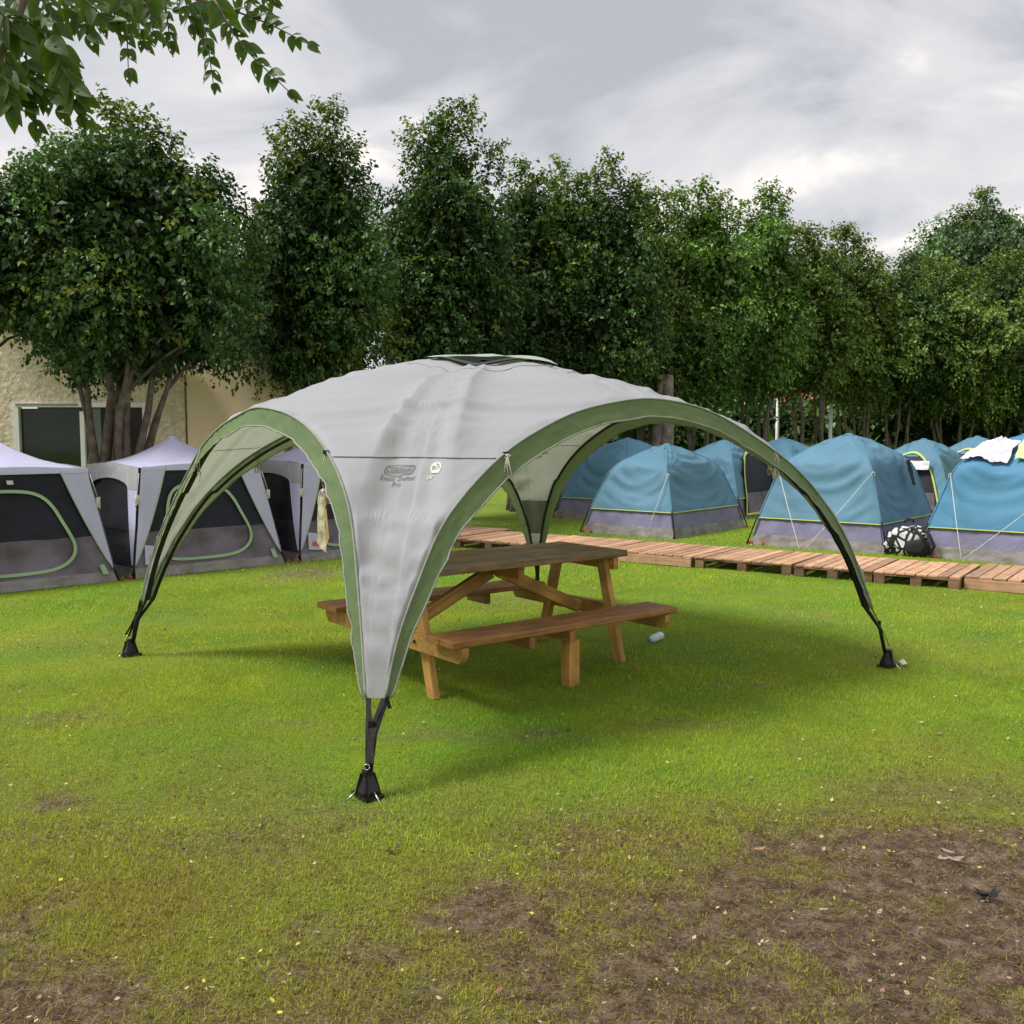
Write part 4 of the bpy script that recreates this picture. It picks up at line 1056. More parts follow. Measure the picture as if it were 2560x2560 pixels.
# roof vent: a dark mesh opening towards the front leg with a propped green flap
tl, tr = None, None
dA = LD[0]; dL = LD[3]; dR = LD[1]
def roof(x, y, lift=0.0):
    h = bvh.ray_cast(Vector((x, y, 4)), Vector((0, 0, -1))); return Vector((x, y, (h[0].z if h[0] else APEX) + lift))
def rp(v, lift=0.0): return roof(CEN.x + v.x, CEN.y + v.y, lift)
SZ = .46
def vz(v, lift=0.0):
    q = min(.9, v.length / 2.66); return Vector((CEN.x + v.x, CEN.y + v.y, float(np.interp(q, qq, zz_)) - vent_dip(v.x, v.y) + lift))
cornr = [dL * SZ, dA * .42, dR * SZ]
mb = MB(); NVT = 24
V_ = []
for j in range(NVT):
    for i in range(NVT):
        u, v = i / (NVT - 1), j / (NVT - 1)
        q = (dL * (1 - u) + dR * u) * SZ * (1 - v * .0)
        tip = dA * .50
        base_ = dL * SZ * (1 - u) + dR * SZ * u
        w_ = 1 - abs(2 * u - 1)
        V_.append(vz(base_ + tip * (v * w_), .004))
mb.add(V_, grid_faces(NVT, NVT)); mb.build('vent_mesh', M['mesh'], shelter, True, off=SO)
mb = MB(); V_ = []
for i in range(25):
    u = i / 24; base_ = dL * SZ * (1 - u) + dR * SZ * u; w_ = 1 - abs(2 * u - 1)
    for s in (1.0, .86): V_.append(vz(base_ + dA * (.50 * w_ * s + .02 * (s == 1)), .016))
mb.add(V_, [(2 * i, 2 * i + 1, 2 * i + 3, 2 * i + 2) for i in range(24)]); mb.build('vent_border', M['ventgreen'], shelter, True, off=SO)
mb = MB(); V_ = []; NF = 17
for j in range(NF):
    for i in range(NF):
        u, v = i / (NF - 1), j / (NF - 1)
        base_ = dL * SZ * (1 - u) + dR * SZ * u
        back = -dA * .42 * (1 - abs(2 * u - 1))
        front = dA * .12 * math.sin(u * math.pi)
        p = front * (1 - v) + back * v + base_
        s_ = math.sin(u * math.pi) ** .75; ze = vz(base_, .028).z
        zc = 2.108 + .050 * math.sin(min(1, v * 1.05) * math.pi * .62)
        q3 = vz(p); V_.append(Vector((q3.x, q3.y, max(q3.z + .008, ze * (1 - s_) + zc * s_)))); continue
        V_.append(vz(p, lift))
mb.add(V_, grid_faces(NF, NF)); mb.build('vent_flap', M['cap'], shelter, True, off=SO)
p_ = vz(dA * .12); p_.z = 2.105; q_ = vz(dA * .30, .014)
V_ = []
for p in (p_, p_.lerp(q_, .5) - Vector((0, 0, .01)), q_): V_ += [p - Vector((.022, 0, 0)), p + Vector((.022, 0, 0))]
mb = MB(); mb.add(V_, [(0, 1, 3, 2), (2, 3, 5, 4)]); mb.build('vent_prop', M['ventgreen'], shelter, off=SO)
for sgn, zz in ((1, .78), (1, .66)):
    pass
# concentric seam below the vent on the roof
mb = MB(); mb.add(*tube_geo([rp((dL * (1 - u) + dR * u) * .62 + dA * (.62 * (1 - abs(2 * u - 1) ** 1.6)), .002) for u in np.linspace(0, 1, 60)], .0025, 4)); mb.build('roof_seam', M['seamlight'], shelter, True, off=SO)
# printed lettering on two legs: laid on the cloth, soaked through it
def text_geo(txt, size, shear=0.0, bold=0.0, spacing=1.0, align='CENTER'):
    cu = bpy.data.curves.new('txt', 'FONT'); cu.body = txt; cu.size = size; cu.shear = shear; cu.align_x = align; cu.offset = bold; cu.space_character = spacing; cu.resolution_u = 3
    o = bpy.data.objects.new('txt', cu); COL.objects.link(o)
    dg = bpy.context.evaluated_depsgraph_get(); me = o.evaluated_get(dg).to_mesh()
    V_ = [v.co.copy() for v in me.vertices]; F_ = [tuple(p.vertices) for p in me.polygons]
    o.evaluated_get(dg).to_mesh_clear(); bpy.data.objects.remove(o); bpy.data.curves.remove(cu)
    return V_, F_
def frame_geo(w, h, sh, th):
    def ringp(w_, h_):
        r_ = h_ * .28; pts = []
        for cx_, cy_, a0 in ((w_ / 2 - r_, h_ / 2 - r_, 0), (-w_ / 2 + r_, h_ / 2 - r_, 90), (-w_ / 2 + r_, -h_ / 2 + r_, 180), (w_ / 2 - r_, -h_ / 2 + r_, 270)):
            for q in range(5):
                a = math.radians(a0 + q * 22.5); x = cx_ + math.cos(a) * r_; y = cy_ + math.sin(a) * r_; pts.append(Vector((x + y * sh, y, 0)))
        return pts
    o_, i_ = ringp(w, h), ringp(w - 2 * th, h - 2 * th); n_ = len(o_)
    return o_ + i_, [(q, (q + 1) % n_, n_ + (q + 1) % n_, n_ + q) for q in range(n_)]
def ellipse_ring(rx, ry, th, n_=24):
    V_ = [Vector((rx * math.cos(6.283 * q / n_), ry * math.sin(6.283 * q / n_), 0)) for q in range(n_)] + [Vector(((rx - th) * math.cos(6.283 * q / n_), (ry - th) * math.sin(6.283 * q / n_), 0)) for q in range(n_)]
    return V_, [(q, (q + 1) % n_, n_ + (q + 1) % n_, n_ + q) for q in range(n_)]
def lay(geo, origin, ex, ey, en, mat, name, both=False):
    V_, F_ = geo; mb = MB()
    for sgn in ((1, -1) if both else (1,)):
        W_ = []
        for v in V_:
            p = origin + ex * (v.x * .88) + ey * (v.y * 1.28); h = bvh.ray_cast(p + en * .4, -en, 1.0)
            W_.append((h[0] if h[0] else p) + en * (.0035 * sgn))
        mb.add(W_, F_)
    return mb.build(name, mat, shelter, False, off=SO)
for k in (0, 2):
    pa, pb, out = LEGP[k]
    ex = (pb - pa).normalized(); ex.z = 0; ex.normalize()
    mid = pa.lerp(pb, .5); lowm = (ARCH[k][0][13] + ARCH[(k - 1) % 4][0][-14]) / 2
    upv = (mid - lowm).normalized(); en = ex.cross(upv).normalized()
    if en.dot(out) < 0: en = -en
    ey = en.cross(ex).normalized()
    both = (k == 2); sc = 1.0
    org = on_surf(mid - ex * .070 - ey * .068, en, 0)
    lay(frame_geo(.168, .044, .42, .0042), org, ex, ey, en, M['print'], 'logo_frame', both)
    V_, F_ = frame_geo(.148, .0045, .42, .0012); lay(([v - Vector((.010, .0165, 0)) for v in V_], F_), org, ex, ey, en, M['print'], 'logo_line', both)
    V_, F_ = text_geo('Coleman', .0375, .30, 0, 1.0); lay(([v + Vector((-.014, -.0095, 0)) for v in V_], F_), org, ex, ey, en, M['print'], 'logo_text', both)
    V_, F_ = ellipse_ring(.0125, .0125, .0022); lay(([v + Vector((.066, .002, 0)) for v in V_], F_), org, ex, ey, en, M['print'], 'logo_lantern', both)
    V_, F_ = box_geo((.066, .0005, 0), (.004, .012, 0.0)); lay((V_, [F_[0]]) if False else ([Vector((.064, -.006, 0)), Vector((.068, -.006, 0)), Vector((.0675, .008, 0)), Vector((.0645, .008, 0))], [(0, 1, 2, 3)]), org, ex, ey, en, M['print'], 'logo_lantern_core', both)
    V_, F_ = text_geo('Event Shelter', .035, .22, 0, 1.05); lay(([v + Vector((-.006, -.054, 0)) for v in V_], F_), org, ex, ey, en, M['print'], 'name_text', both)
    V_, F_ = text_geo('Pro', .035, .22, 0, 1.05); lay(([v + Vector((-.012, -.082, 0)) for v in V_], F_), org, ex, ey, en, M['print'], 'name_text', both)
    # pale round emblem with swoosh and UV mark
    em = org + ex * .185 + ey * .004
    lay(ellipse_ring(.033, .030, .0085), em, ex, ey, en, M['printpale'], 'emblem_ring', both)
    sw = [Vector((-.026 + .052 * t_, -.010 + .020 * math.sin(t_ * 4.6), 0)) for t_ in np.linspace(0, 1, 12)]
    lay((sw + [v + Vector((0, .012 * math.sin(3.14 * (i / 11)) + .002, 0)) for i, v in enumerate(sw)], [(i, i + 1, 13 + i, 12 + i) for i in range(11)]), em, ex, ey, en, M['printpale'], 'emblem_swoosh', both)
    lay(([Vector((-.024, -.026, 0)), Vector((.020, -.030, 0)), Vector((.026, -.014, 0)), Vector((-.020, -.012, 0))], [(0, 1, 2, 3)]), em, ex, ey, en, M['printpale'], 'emblem_base', both)
    V_, F_ = text_geo('UV', .024, .1, .001, 1.1); lay(([v + Vector((-.032, -.056, 0)) for v in V_], F_), em, ex, ey, en, M['printpale'], 'emblem_text', both)

# ------------------------------------------------------------------ worn pouch hanging from the rope on the front leg
q = seam_pt(3, 1, 1.50); c_ = q + outn[3] * .035 + Vector((-.005, 0, -.33))
pouch = thing('hanging_pouch', 'crumpled yellowish plastic pouch hanging with rope from the shelter\'s front arch', 'pouch', (c_.x, c_.y, c_.z - .16))
M['pouch'] = simple('old_plastic_pouch', (.42, .36, .20), .35, .4, 18, bump=.5, bscale=30, col2=(.62, .60, .42))
M['pouchside'] = simple('old_pouch_card', (.34, .22, .09), .7, .2, 18)
oN = outn[3]; sd_ = Vector((-oN.y, oN.x, 0))
Pq = bil(c_ - sd_ * .05 + Vector((0, 0, -.14)), c_ + sd_ * .055 + Vector((0, 0, -.185)), c_ + sd_ * .03 + Vector((0, 0, .10)), c_ - sd_ * .035 + Vector((0, 0, .11)))
for sg, nm in ((1, 'front_sheet'), (-1, 'back_sheet')):
    mb = MB(); mb.add(*patch(Pq, 9, 13, lambda u, v, p: sg * (.008 * math.sin(u * 3.14) + .006 * nz(u * 4, v * 5, sg)))); mb.build(nm, M['pouch'], pouch, True, off=pouch.location)
mb = MB(); mb.add(*patch(bil(c_ + sd_ * .05 + Vector((0, 0, -.15)), c_ + sd_ * .085 + Vector((0, 0, -.10)), c_ + sd_ * .042 + Vector((0, 0, .12)), c_ + sd_ * .028 + Vector((0, 0, .11))), 4, 6)); mb.build('card_edge', M['pouchside'], pouch, True, off=pouch.location)

# ------------------------------------------------------------------ picnic table
TRZ = math.atan2(.613, .79)
tb = thing('picnic_table', 'brown timber picnic table with two attached benches under the shelter', 'table', (-.12, 6.53, 0), TRZ)
HL = .92
for i in range(5):
    y = -.365 + .146 * (i + .5)
    place_bar('table_plank', (-HL + random.uniform(-.004, .004), y, .752 + random.uniform(-.002, .002)), (HL + random.uniform(-.004, .004), y, .752), .142, .042, M['tabletop'], tb, bev=.004, jig=.0015, seed=i)
for sg in (-1, 1):
    for j in range(2):
        y = sg * (.70 + (-.072 + .144 * j))
        place_bar('bench_plank', (-HL, y, .412), (HL, y, .412 + random.uniform(-.002, .002)), .139, .040, M['bench'], tb, bev=.004, jig=.0015, seed=20 + j + sg)
for sx in (-1, 1):
    x = sx * .83
    # seat beam right across, ends cut back underneath
    mb = MB(); w = .024; hh = .095; zt = .388
    prof = [(-.835, zt), (.835, zt), (.835, zt - .05), (.80, zt - hh), (-.80, zt - hh), (-.835, zt - .05)]
    V_ = [(sgx * w, y, z) for sgx in (-1, 1) for y, z in prof]
    mb.add([(x + a, y, z) for a, y, z in V_], [(5, 4, 3, 2, 1, 0), (6, 7, 8, 9, 10, 11)] + [(i, (i + 1) % 6, 6 + (i + 1) % 6, 6 + i) for i in range(6)])
    mb.build('seat_beam', M['leg'], tb)
    place_bar('top_beam', (x, -.335, .684), (x, .335, .684), .046, .09, M['leg'], tb, bev=.003)
    for sy in (-1, 1):
        place_bar('leg', (x - sx * .049, sy * .43, -.005), (x - sx * .049, sy * .235, .728), .046, .080, M['leg'], tb, up=(0, 1, 0), bev=.003)
    place_bar('brace', (x - sx * .06, 0, .335), (sx * .035, 0, .665), .046, .088, M['leg'], tb, bev=.003)
M['bolt'] = simple('bolt_head', (.06, .05, .045), .5, .2, 30, metal=.6)
for sx in (-1, 1):
    for sy in (-1, 1):
        for zz, yy in ((.345, .335), (.685, .255)):
            mb = MB(); x0_ = sx * .856
            mb.add(*tube_geo([(x0_, sy * yy, zz), (x0_ + sx * .008, sy * yy, zz)], .012, 6)); mb.build('bolt', M['bolt'], tb)
place_bar('centre_beam', (0, -.30, .686), (0, .30, .686), .05, .088, M['leg'], tb, bev=.003)
for sg in (-1,):
    place_bar('bench_post', (.06, sg * .70, -.005), (.06, sg * .70, .388), .046, .085, M['leg'], tb, up=(0, 1, 0), bev=.003)
    place_bar('bench_post_batten', (.108, sg * .70, -.005), (.108, sg * .70, .30), .045, .07, M['leg'], tb, up=(0, 1, 0), bev=.003)
for sg, xs in ((-1, (-.30, .02)), (1, (-.22, .40))):
    for xx in xs:
        place_bar('bench_cleat', (xx - .03, sg * .70 - .125, .352), (xx - .03, sg * .70 + .125, .352), .045, .078, M['bench'], tb, bev=.003)

# ------------------------------------------------------------------ water bottle
bot = thing('water_bottle', 'clear plastic water bottle with blue cap lying on the grass', 'bottle', (1.10, 7.30, .033), math.atan2(.82, .57))
pet, t, b, o = newmat('clear_pet'); b.inputs['Base Color'].default_value = (.86, .91, .95, 1); b.inputs['Roughness'].default_value = .12; b.inputs['Transmission Weight'].default_value = .55; b.inputs['IOR'].default_value = 1.3
M['pet'] = pet; M['capblue'] = simple('cap_blue', (.01, .25, .55), .35, .1, 10); M['lab'] = simple('bottle_label', (.55, .68, .80), .4, .2, 25)
def lathe(prof, n=18):
    V_ = [(x, r * math.cos(6.283 * k / n), r * math.sin(6.283 * k / n)) for x, r in prof for k in range(n)]
    return V_, [tuple(q) for q in grid_faces(n, len(prof), True)] + [tuple(range(n)), tuple((len(prof) - 1) * n + k for k in range(n - 1, -1, -1))]
mb = MB(); mb.add(*lathe([(-.085, .012), (-.07, .0125), (-.055, .022), (-.03, .031), (-.02, .029), (-.005, .031), (.01, .0285), (.03, .031), (.045, .029), (.06, .0315), (.09, .031), (.105, .031), (.112, .026)])); mb.build('body', M['pet'], bot, True)
mb = MB(); mb.add(*lathe([(-.101, .0135), (-.098, .0150), (-.084, .0152), (-.082, .0135)])); mb.build('cap', M['capblue'], bot, False)
mb = MB(); mb.add(*lathe([(.062, .0322), (.09, .0322)])); mb.f = mb.f[:-2]; mb.m = mb.m[:-2]; mb.build('label', M['lab'], bot, True)
sc_ = MB(); p_ = ground(2256, 1662); sc_.add(*patch(bil(p_ + Vector((-.02, -.05, .012)), p_ + Vector((.012, -.05, .02)), p_ + Vector((.03, .05, .03)), p_ + Vector((-.005, .05, .015))), 4, 5, lambda u, v, p: .006 * nz(u * 3, v * 4)))
M['paper'] = simple('paper_scrap', (.6, .56, .5), .8, .15, 20)
tag(sc_.build('paper_scrap', M['paper'], None, True), 'small pale paper scrap on the grass beside the shelter\'s right foot', 'scrap')

# ------------------------------------------------------------------ pale cabin tents (left)
ERZ = math.atan2(.69, .724)
def white_tent(label, loc, rz, w=1.86, dp=2.0, seed=0):
    root = thing('pale_cabin_tent', label, 'tent', loc, rz, 'pale lilac tents in a row on the left')
    hw, hd = w / 2, dp / 2; ez = 1.22; iw, idp = hw - .20, hd - .22; pk = 1.57
    B = {(sx, sy): Vector((sx * hw, sy * hd, 0)) for sx in (-1, 1) for sy in (-1, 1)}
    E_ = {(sx, sy): Vector((sx * iw, sy * idp, ez)) for sx in (-1, 1) for sy in (-1, 1)}
    # roof: four sagging panels up to a short ridge
    pkv = Vector((0, 0, pk)); mb = MB()
    sides = [((-1, -1), (1, -1)), ((1, -1), (1, 1)), ((1, 1), (-1, 1)), ((-1, 1), (-1, -1))]
    for si, (a, b_) in enumerate(sides):
        ea, eb = E_[a], E_[b_]
        def RP(u, v, ea=ea, eb=eb):
            e_ = ea.lerp(eb, u); e_ = e_ + Vector((0, 0, .035 * math.sin(u * math.pi)))
            p = e_.lerp(pkv, v); p.z -= .07 * math.sin(v * math.pi) * (.6 + .4 * abs(2 * u - 1)); return p
        mb.add(*patch(RP, 15, 11, lambda u, v, p: .010 * nz(u * 3 + seed, v * 5 + si * 3) * min(1, (1 - v) * 4)))
    mb.build('roof', M['tentwhite'], root, True)
    mb = MB(); mb.add(*tube_geo([pkv - Vector((.05, 0, .012)), pkv + Vector((.05, 0, -.012))], .02, 6)); mb.build('roof_hub', M['tentwhite'], root, True)
    for si, (a, b_) in enumerate(sides):
        ba, bb, ea, eb = B[a], B[b_], E_[a], E_[b_]
        FP = bil(ba + Vector((0, 0, .02)), bb + Vector((0, 0, .02)), eb, ea)
        wr = lambda u, v, p: (-.03 * math.sin(u * math.pi) * math.sin(v * math.pi) + .024 * nz(u * 5 + si * 7 + seed, v * 3, 2) + .022 * nz((u + v * .6) * 8, seed + si, 5)) * min(1, 5 * u, 5 * (1 - u))
        nrm = (bb - ba).cross(ea - ba).normalized()
        if nrm.dot(Vector(((ba + bb) / 2)).normalized()) < 0: nrm = -nrm
        def FO(u, v, off=0.0): return FP(u, v) + nrm * off
        # black mesh above, mauve wall below
        mb = MB(); mb.add(*patch(lambda u, v: FP(u, .40 + .60 * v), 21, 13, wr)); mb.build('mesh_panel', M['tentmesh'], root, True)
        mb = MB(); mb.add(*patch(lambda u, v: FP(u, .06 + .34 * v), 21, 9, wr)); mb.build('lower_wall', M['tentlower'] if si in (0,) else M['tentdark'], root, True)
        # white gussets along the leaning legs
        for sg in (0, 1):
            def GP(u, v, sg=sg):
                wd = .19 * v ** .9 + .004; uu = u * wd; uu = 1 - uu if sg else uu
                return FO(uu, .10 + .90 * v, .022)
            mb = MB(); mb.add(*patch(GP, 6, 14, lambda u, v, p: .006 * nz(v * 4 + sg, u * 2, seed + si))); mb.build('gusset', M['tentwhite'], root, True)
            mb = MB(); mb.add(*tube_geo([GP(1, v) + nrm * .002 for v in np.linspace(0, 1, 12)], .006, 5)); mb.build('gusset_trim', M['zip'] if si == 0 else M['tentwhite'], root, True)
        # eave valance: shallow in front, deeper with a cut arch on the sides
        dep_ = .035 if si == 0 else .21
        def VP(u, v): 
            cut = 1.0 if si == 0 else (1 - .45 * math.sin(min(1, max(0, (u - .15) / .7)) * math.pi) ** .5)
            return FO(u, 1 - dep_ * cut * (1 - v), .026)+ (Vector((0, 0, .035 * math.sin(u * math.pi))) * v)
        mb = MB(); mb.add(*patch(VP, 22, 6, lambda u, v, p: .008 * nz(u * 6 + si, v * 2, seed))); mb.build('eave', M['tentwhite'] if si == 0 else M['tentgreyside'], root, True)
        # groundsheet edge
        Sk = bil(ba + nrm * .035 + Vector((0, 0, -.01)), bb + nrm * .035 + Vector((0, 0, -.01)), bb + (eb - bb) * .085, ba + (ea - ba) * .085)
        mb = MB(); mb.add(*patch(Sk, 31, 6, lambda u, v, p: .016 * math.sin(v * 2.2) * nz(u * 14 + si + seed, v * 3) + .014)); mb.build('groundsheet', M['skirt'], root, True)
        if si == 0:
            # D door zip
            pts = []
            for u, v in [(.20, .12), (.45, .115), (.62, .12), (.72, .15), (.795, .23), (.815, .33), (.795, .43), (.76, .55), (.73, .66), (.68, .755), (.60, .81), (.48, .825), (.36, .825), (.28, .81), (.225, .74), (.205, .6), (.20, .4), (.195, .25)]:
                pts.append((u, v))
            C_ = pts + [pts[0]]
            fine = []
            for i in range(len(C_) - 1):
                for q in range(4): fine.append((C_[i][0] + (C_[i + 1][0] - C_[i][0]) * q / 4, C_[i][1] + (C_[i + 1][1] - C_[i][1]) * q / 4))
            for _ in range(4): fine = [((fine[i - 1][0] + 2 * fine[i][0] + fine[(i + 1) % len(fine)][0]) / 4, (fine[i - 1][1] + 2 * fine[i][1] + fine[(i + 1) % len(fine)][1]) / 4) for i in range(len(fine))]
            V_ = []; cu_, cv_ = .5, .47; n_ = len(fine)
            for i in range(n_):
                p = FO(*fine[i], .014); a = FO(*fine[i - 1], .014); c2 = FO(*fine[(i + 1) % n_], .014)
                t_ = (c2 - a).normalized(); s_ = t_.cross(nrm).normalized(); wz = .017
                V_ += [p - s_ * wz, p + s_ * wz]
            mb = MB(); mb.add(V_, [(2 * i, 2 * i + 1, (2 * i + 3) % (2 * n_), (2 * i + 2) % (2 * n_)) for i in range(n_)]); mb.build('door_zip', M['zip'], root, True)
            mb = MB(); V_ = [FO(.93, .05, .03), FO(.965, .05, .03), FO(.95, .14, .03), FO(.92, .14, .03)]; mb.add(V_, [(0, 1, 2, 3)]); mb.build('zip_tab', M['zip'], root)
            mb = MB(); mb.add([FO(.06, .10, .03), FO(.19, .08, .03), FO(.13, .26, .03), FO(.05, .28, .03)], [(0, 1, 2, 3)]); mb.build('corner_patch', M['tentwhite'], root)
            mb = MB(); mb.add([FO(.085, .135, .034), FO(.15, .125, .034), FO(.14, .175, .034), FO(.085, .18, .034)], [(0, 1, 2, 3)]); mb.build('logo_patch', M['logored'], root)
            mb = MB(); mb.add([FO(.45, .88, .03), FO(.49, .88, .03), FO(.487, .915, .03), FO(.445, .915, .03)], [(0, 1, 2, 3)]); mb.build('care_tag', M['ropew'], root)
    for k_ in B:
        o_ = Vector((k_[0], k_[1], 0)).normalized() * .03
        mb = MB(); mb.add(*tube_geo([B[k_] + o_, B[k_].lerp(E_[k_], .14) + o_ * .6, B[k_].lerp(E_[k_], .2) - o_ * .6, E_[k_] - o_ * 1.5], .011, 6)); mb.build('leg_pole', M['black'], root, True)
        mb = MB(); e_ = B[k_].lerp(E_[k_], .74) + o_ * 1.6; rr = random.Random(seed + k_[0] + 2 * k_[1])
        for j in range(5): mb.add(*tube_geo([e_ + Vector((.018 * math.cos(a + j), .018 * math.sin(a + j) * k_[1], -.05 + .05 * math.cos(a) + rr.uniform(-.015, .015))) for a in np.linspace(0, 6.28, 9)], .007, 5))
        mb.add(*tube_geo([e_ + Vector((0, 0, .0)), E_[k_] + o_ * 1.5 + Vector((0, 0, -.06))], .004, 5))
        mb.build('guy_rope', M['ropew'], root, True)
        mb = MB(); pg = B[k_] + o_ * 2; mb.add(*tube_geo([pg + Vector((0, 0, .0)), pg + o_ * .6 + Vector((0, 0, .045))], .011, 6)); mb.build('peg', M['red'], root, True)
    return root
M['logored'] = simple('logo_red', (.52, .11, .09), .7, .2, 30)
ex_ = Vector((.724, .69, 0)); ey_ = Vector((-.69, .724, 0))
t2l = Vector((-4.19, 10.55, 0)); t1r = Vector((-4.33, 10.40, 0)); t3l = Vector((-2.66, 11.95, 0))
white_tent('pale lilac cabin tent with black mesh front cut off by the left edge', t1r - ex_ * .93 + ey_ * 1.0, ERZ, seed=1)
white_tent('middle pale cabin tent, its green zipped door half hidden by the shelter leg', t2l + ex_ * .93 + ey_ * 1.0, ERZ, seed=4)
white_tent('third pale cabin tent seen through the shelter\'s left arch beside the hanging pouch', t3l + ex_ * .93 + ey_ * 1.0, ERZ, seed=8)

# ------------------------------------------------------------------ blue tents (right)
def blue_tent(label, loc, rz, a=.87, b=1.0, pk=1.45, seed=0, mat='blue', door=None, ropes=(), pegs=True, simple_=False):
    root = thing('blue_dome_tent', label, 'tent', loc, rz, 'blue tents behind the walkway')
    zh, zs = .38, 1.09 * pk / 1.45; ih, is_ = .08, .33
    cs = [(-1, -1), (1, -1), (1, 1), (-1, 1)]
    base = [Vector((sx * a, sy * b, 0)) for sx, sy in cs]
    hem = [Vector((sx * (a - ih), sy * (b - ih), zh)) for sx, sy in cs]
    sho = [Vector((sx * (a - is_), sy * (b - is_), zs)) for sx, sy in cs]
    pkv = Vector((0, 0, pk))
    def edge(k, v):
        if v < .5: s = v / .5; p = hem[k].lerp(sho[k], s)
        else:
            s = (v - .5) / .5; p = sho[k].lerp(pkv, s); p.z += .03 * math.sin(s * math.pi) * (pk - zs) / .33
        if .38 < v < .62:      # round the elbow
            k_ = (1 - abs(v - .5) / .12); p = p + Vector((-cs[k][0], -cs[k][1], -.6)) * (.025 * k_ * k_)
        return p
    nu, nv = (13, 15) if simple_ else (33, 41)
    for k in range(4):
        k2 = (k + 1) % 4
        def FP(u, v): 
            p = edge(k, v).lerp(edge(k2, v), u)
            return p
        def wr(u, v, p, k=k):
            s4 = 4 * u * (1 - u); sag = -.055 * s4 * math.sin(min(1, v / .55) * math.pi) if v < .55 else .0 * s4 * math.sin((v - .55) / .45 * math.pi)
            swag = v + .16 * s4 * (1 if (k + seed) % 2 else 1.2) - .05 * math.sin(u * 5 + seed)
            f = .030 * (1 - abs(nz(swag * 7 + seed * 3 + k, u * 1.2, 1.0)) * 2.4) * min(1, s4 * 2.5)
            f += .018 * nz(swag * 15, u * 2.5 + k, seed) * min(1, s4 * 3)
            fan = math.atan2(u + .02, abs(v - .5) + .05); fan2 = math.atan2(1 - u + .02, abs(v - .5) + .05)
            f += .012 * math.sin(fan * 16) * max(0, 1 - u * 2.6) * min(1, u * 9) + .012 * math.sin(fan2 * 16) * max(0, 1 - (1 - u) * 2.6) * min(1, (1 - u) * 9)
            return (sag + f) * min(1, (1 - v) * 7) * min(1, v * 8 + .15)
        mb = MB(); V_, F_ = patch(FP, nu, nv, wr); mb.add(V_, F_); mb.build('fly_panel', M[mat], root, True)
        hemline = [Vector(V_[i]) for i in range(nu)]
        mb = MB(); mb.add(*tube_geo([p + Vector((0, 0, .004)) for p in hemline], .0085, 5)); mb.build('fly_hem', M['ziplime'], root, True)
        for_n = Vector((cs[k][0] + cs[k2][0], cs[k][1] + cs[k2][1], 0)).normalized()
        lw = bil(base[k].lerp(hem[k], .36) - for_n * .02, base[k2].lerp(hem[k2], .36) - for_n * .02, hem[k2] - for_n * .03 + Vector((0, 0, .03)), hem[k] - for_n * .03 + Vector((0, 0, .03)))
        mb = MB(); mb.add(*patch(lw, 37, 7, lambda u, v, p: .016 * nz(u * 17 + k * 3 + seed, v * 1.2) * (.5 + v) * math.sin(min(1, u * 6, (1 - u) * 6) * 1.57))); mb.build('inner_wall', M['purple'], root, True)
        sk = bil(base[k] + for_n * .02 + Vector((0, 0, -.01)), base[k2] + for_n * .02 + Vector((0, 0, -.01)), base[k2].lerp(hem[k2], .40) - for_n * .012, base[k].lerp(hem[k], .40) - for_n * .012)
        mb = MB(); mb.add(*patch(sk, 37, 7, lambda u, v, p: .016 * nz(u * 11 + k + seed * 2, v * 3, 4) * math.sin(v * 2.6))); mb.build('groundsheet', M['skirt'], root, True)
        # ridge pole line
        mb = MB(); mb.add(*tube_geo([edge(k, v) + Vector((0, 0, .0)) for v in np.linspace(0, 1, 24)], .012, 6)); mb.build('ridge_seam', M[mat], root, True)
        mb = MB(); e0 = base[k] + Vector((cs[k][0], cs[k][1], 0)) * .035; mb.add(*tube_geo([e0, hem[k] + Vector((cs[k][0], cs[k][1], 0)) * .012, hem[k] + Vector((0, 0, .06))], .010, 6)); mb.build('leg_pole', M['black'], root, True)
        if pegs:
            for uu in (.03, .12) if k % 2 == 0 else (.97,):
                pb_ = base[k].lerp(base[k2], uu) + for_n * .06
                mb = MB(); mb.add(*tube_geo([pb_ + Vector((0, 0, -.005)), pb_ + for_n * .01 + Vector((0, 0, .05))], [.016, .020], 8)); mb.build('peg', M['red'], root, True)
        if door == k:
            DP = lambda u, v: FP(u, v)
            ol = [(.10, -.36), (.16, .30), (.26, .52), (.42, .63), (.6, .63), (.76, .52), (.86, .30), (.90, -.36)]
            def DQ(u, v):
                if v >= 0: q = FP(u, v)
                else: q = base[k].lerp(base[k2], u).lerp(hem[k].lerp(hem[k2], u), 1 + v / .42)
                return q + for_n * (.030 if v < .5 else .02) + Vector((0, 0, .012))
            fine = []
            for i in range(len(ol) - 1):
                for q in range(6): fine.append((ol[i][0] + (ol[i + 1][0] - ol[i][0]) * q / 6, ol[i][1] + (ol[i + 1][1] - ol[i][1]) * q / 6))
            fine.append(ol[-1])
            for _ in range(5): fine = [fine[0]] + [((fine[i - 1][0] + 2 * fine[i][0] + fine[i + 1][0]) / 4, (fine[i - 1][1] + 2 * fine[i][1] + fine[i + 1][1]) / 4) for i in range(1, len(fine) - 1)] + [fine[-1]]
            V_ = []
            for u, v in fine:
                for s in np.linspace(0, 1, 7): V_.append(DQ(u * (1 - s) + .5 * s, v * (1 - s) + (-.36) * s))
            mb = MB(); mb.add(V_, [(i * 7 + j, i * 7 + j + 1, (i + 1) * 7 + j + 1, (i + 1) * 7 + j) for i in range(len(fine) - 1) for j in range(6)]); mb.build('door_opening', M['tentmesh'], root, True)
            V_ = []
            for j in range(6):
                for i in range(12): V_.append(DQ(.16 + .68 * i / 11, -.34 + .40 * j / 5) + for_n * .006)
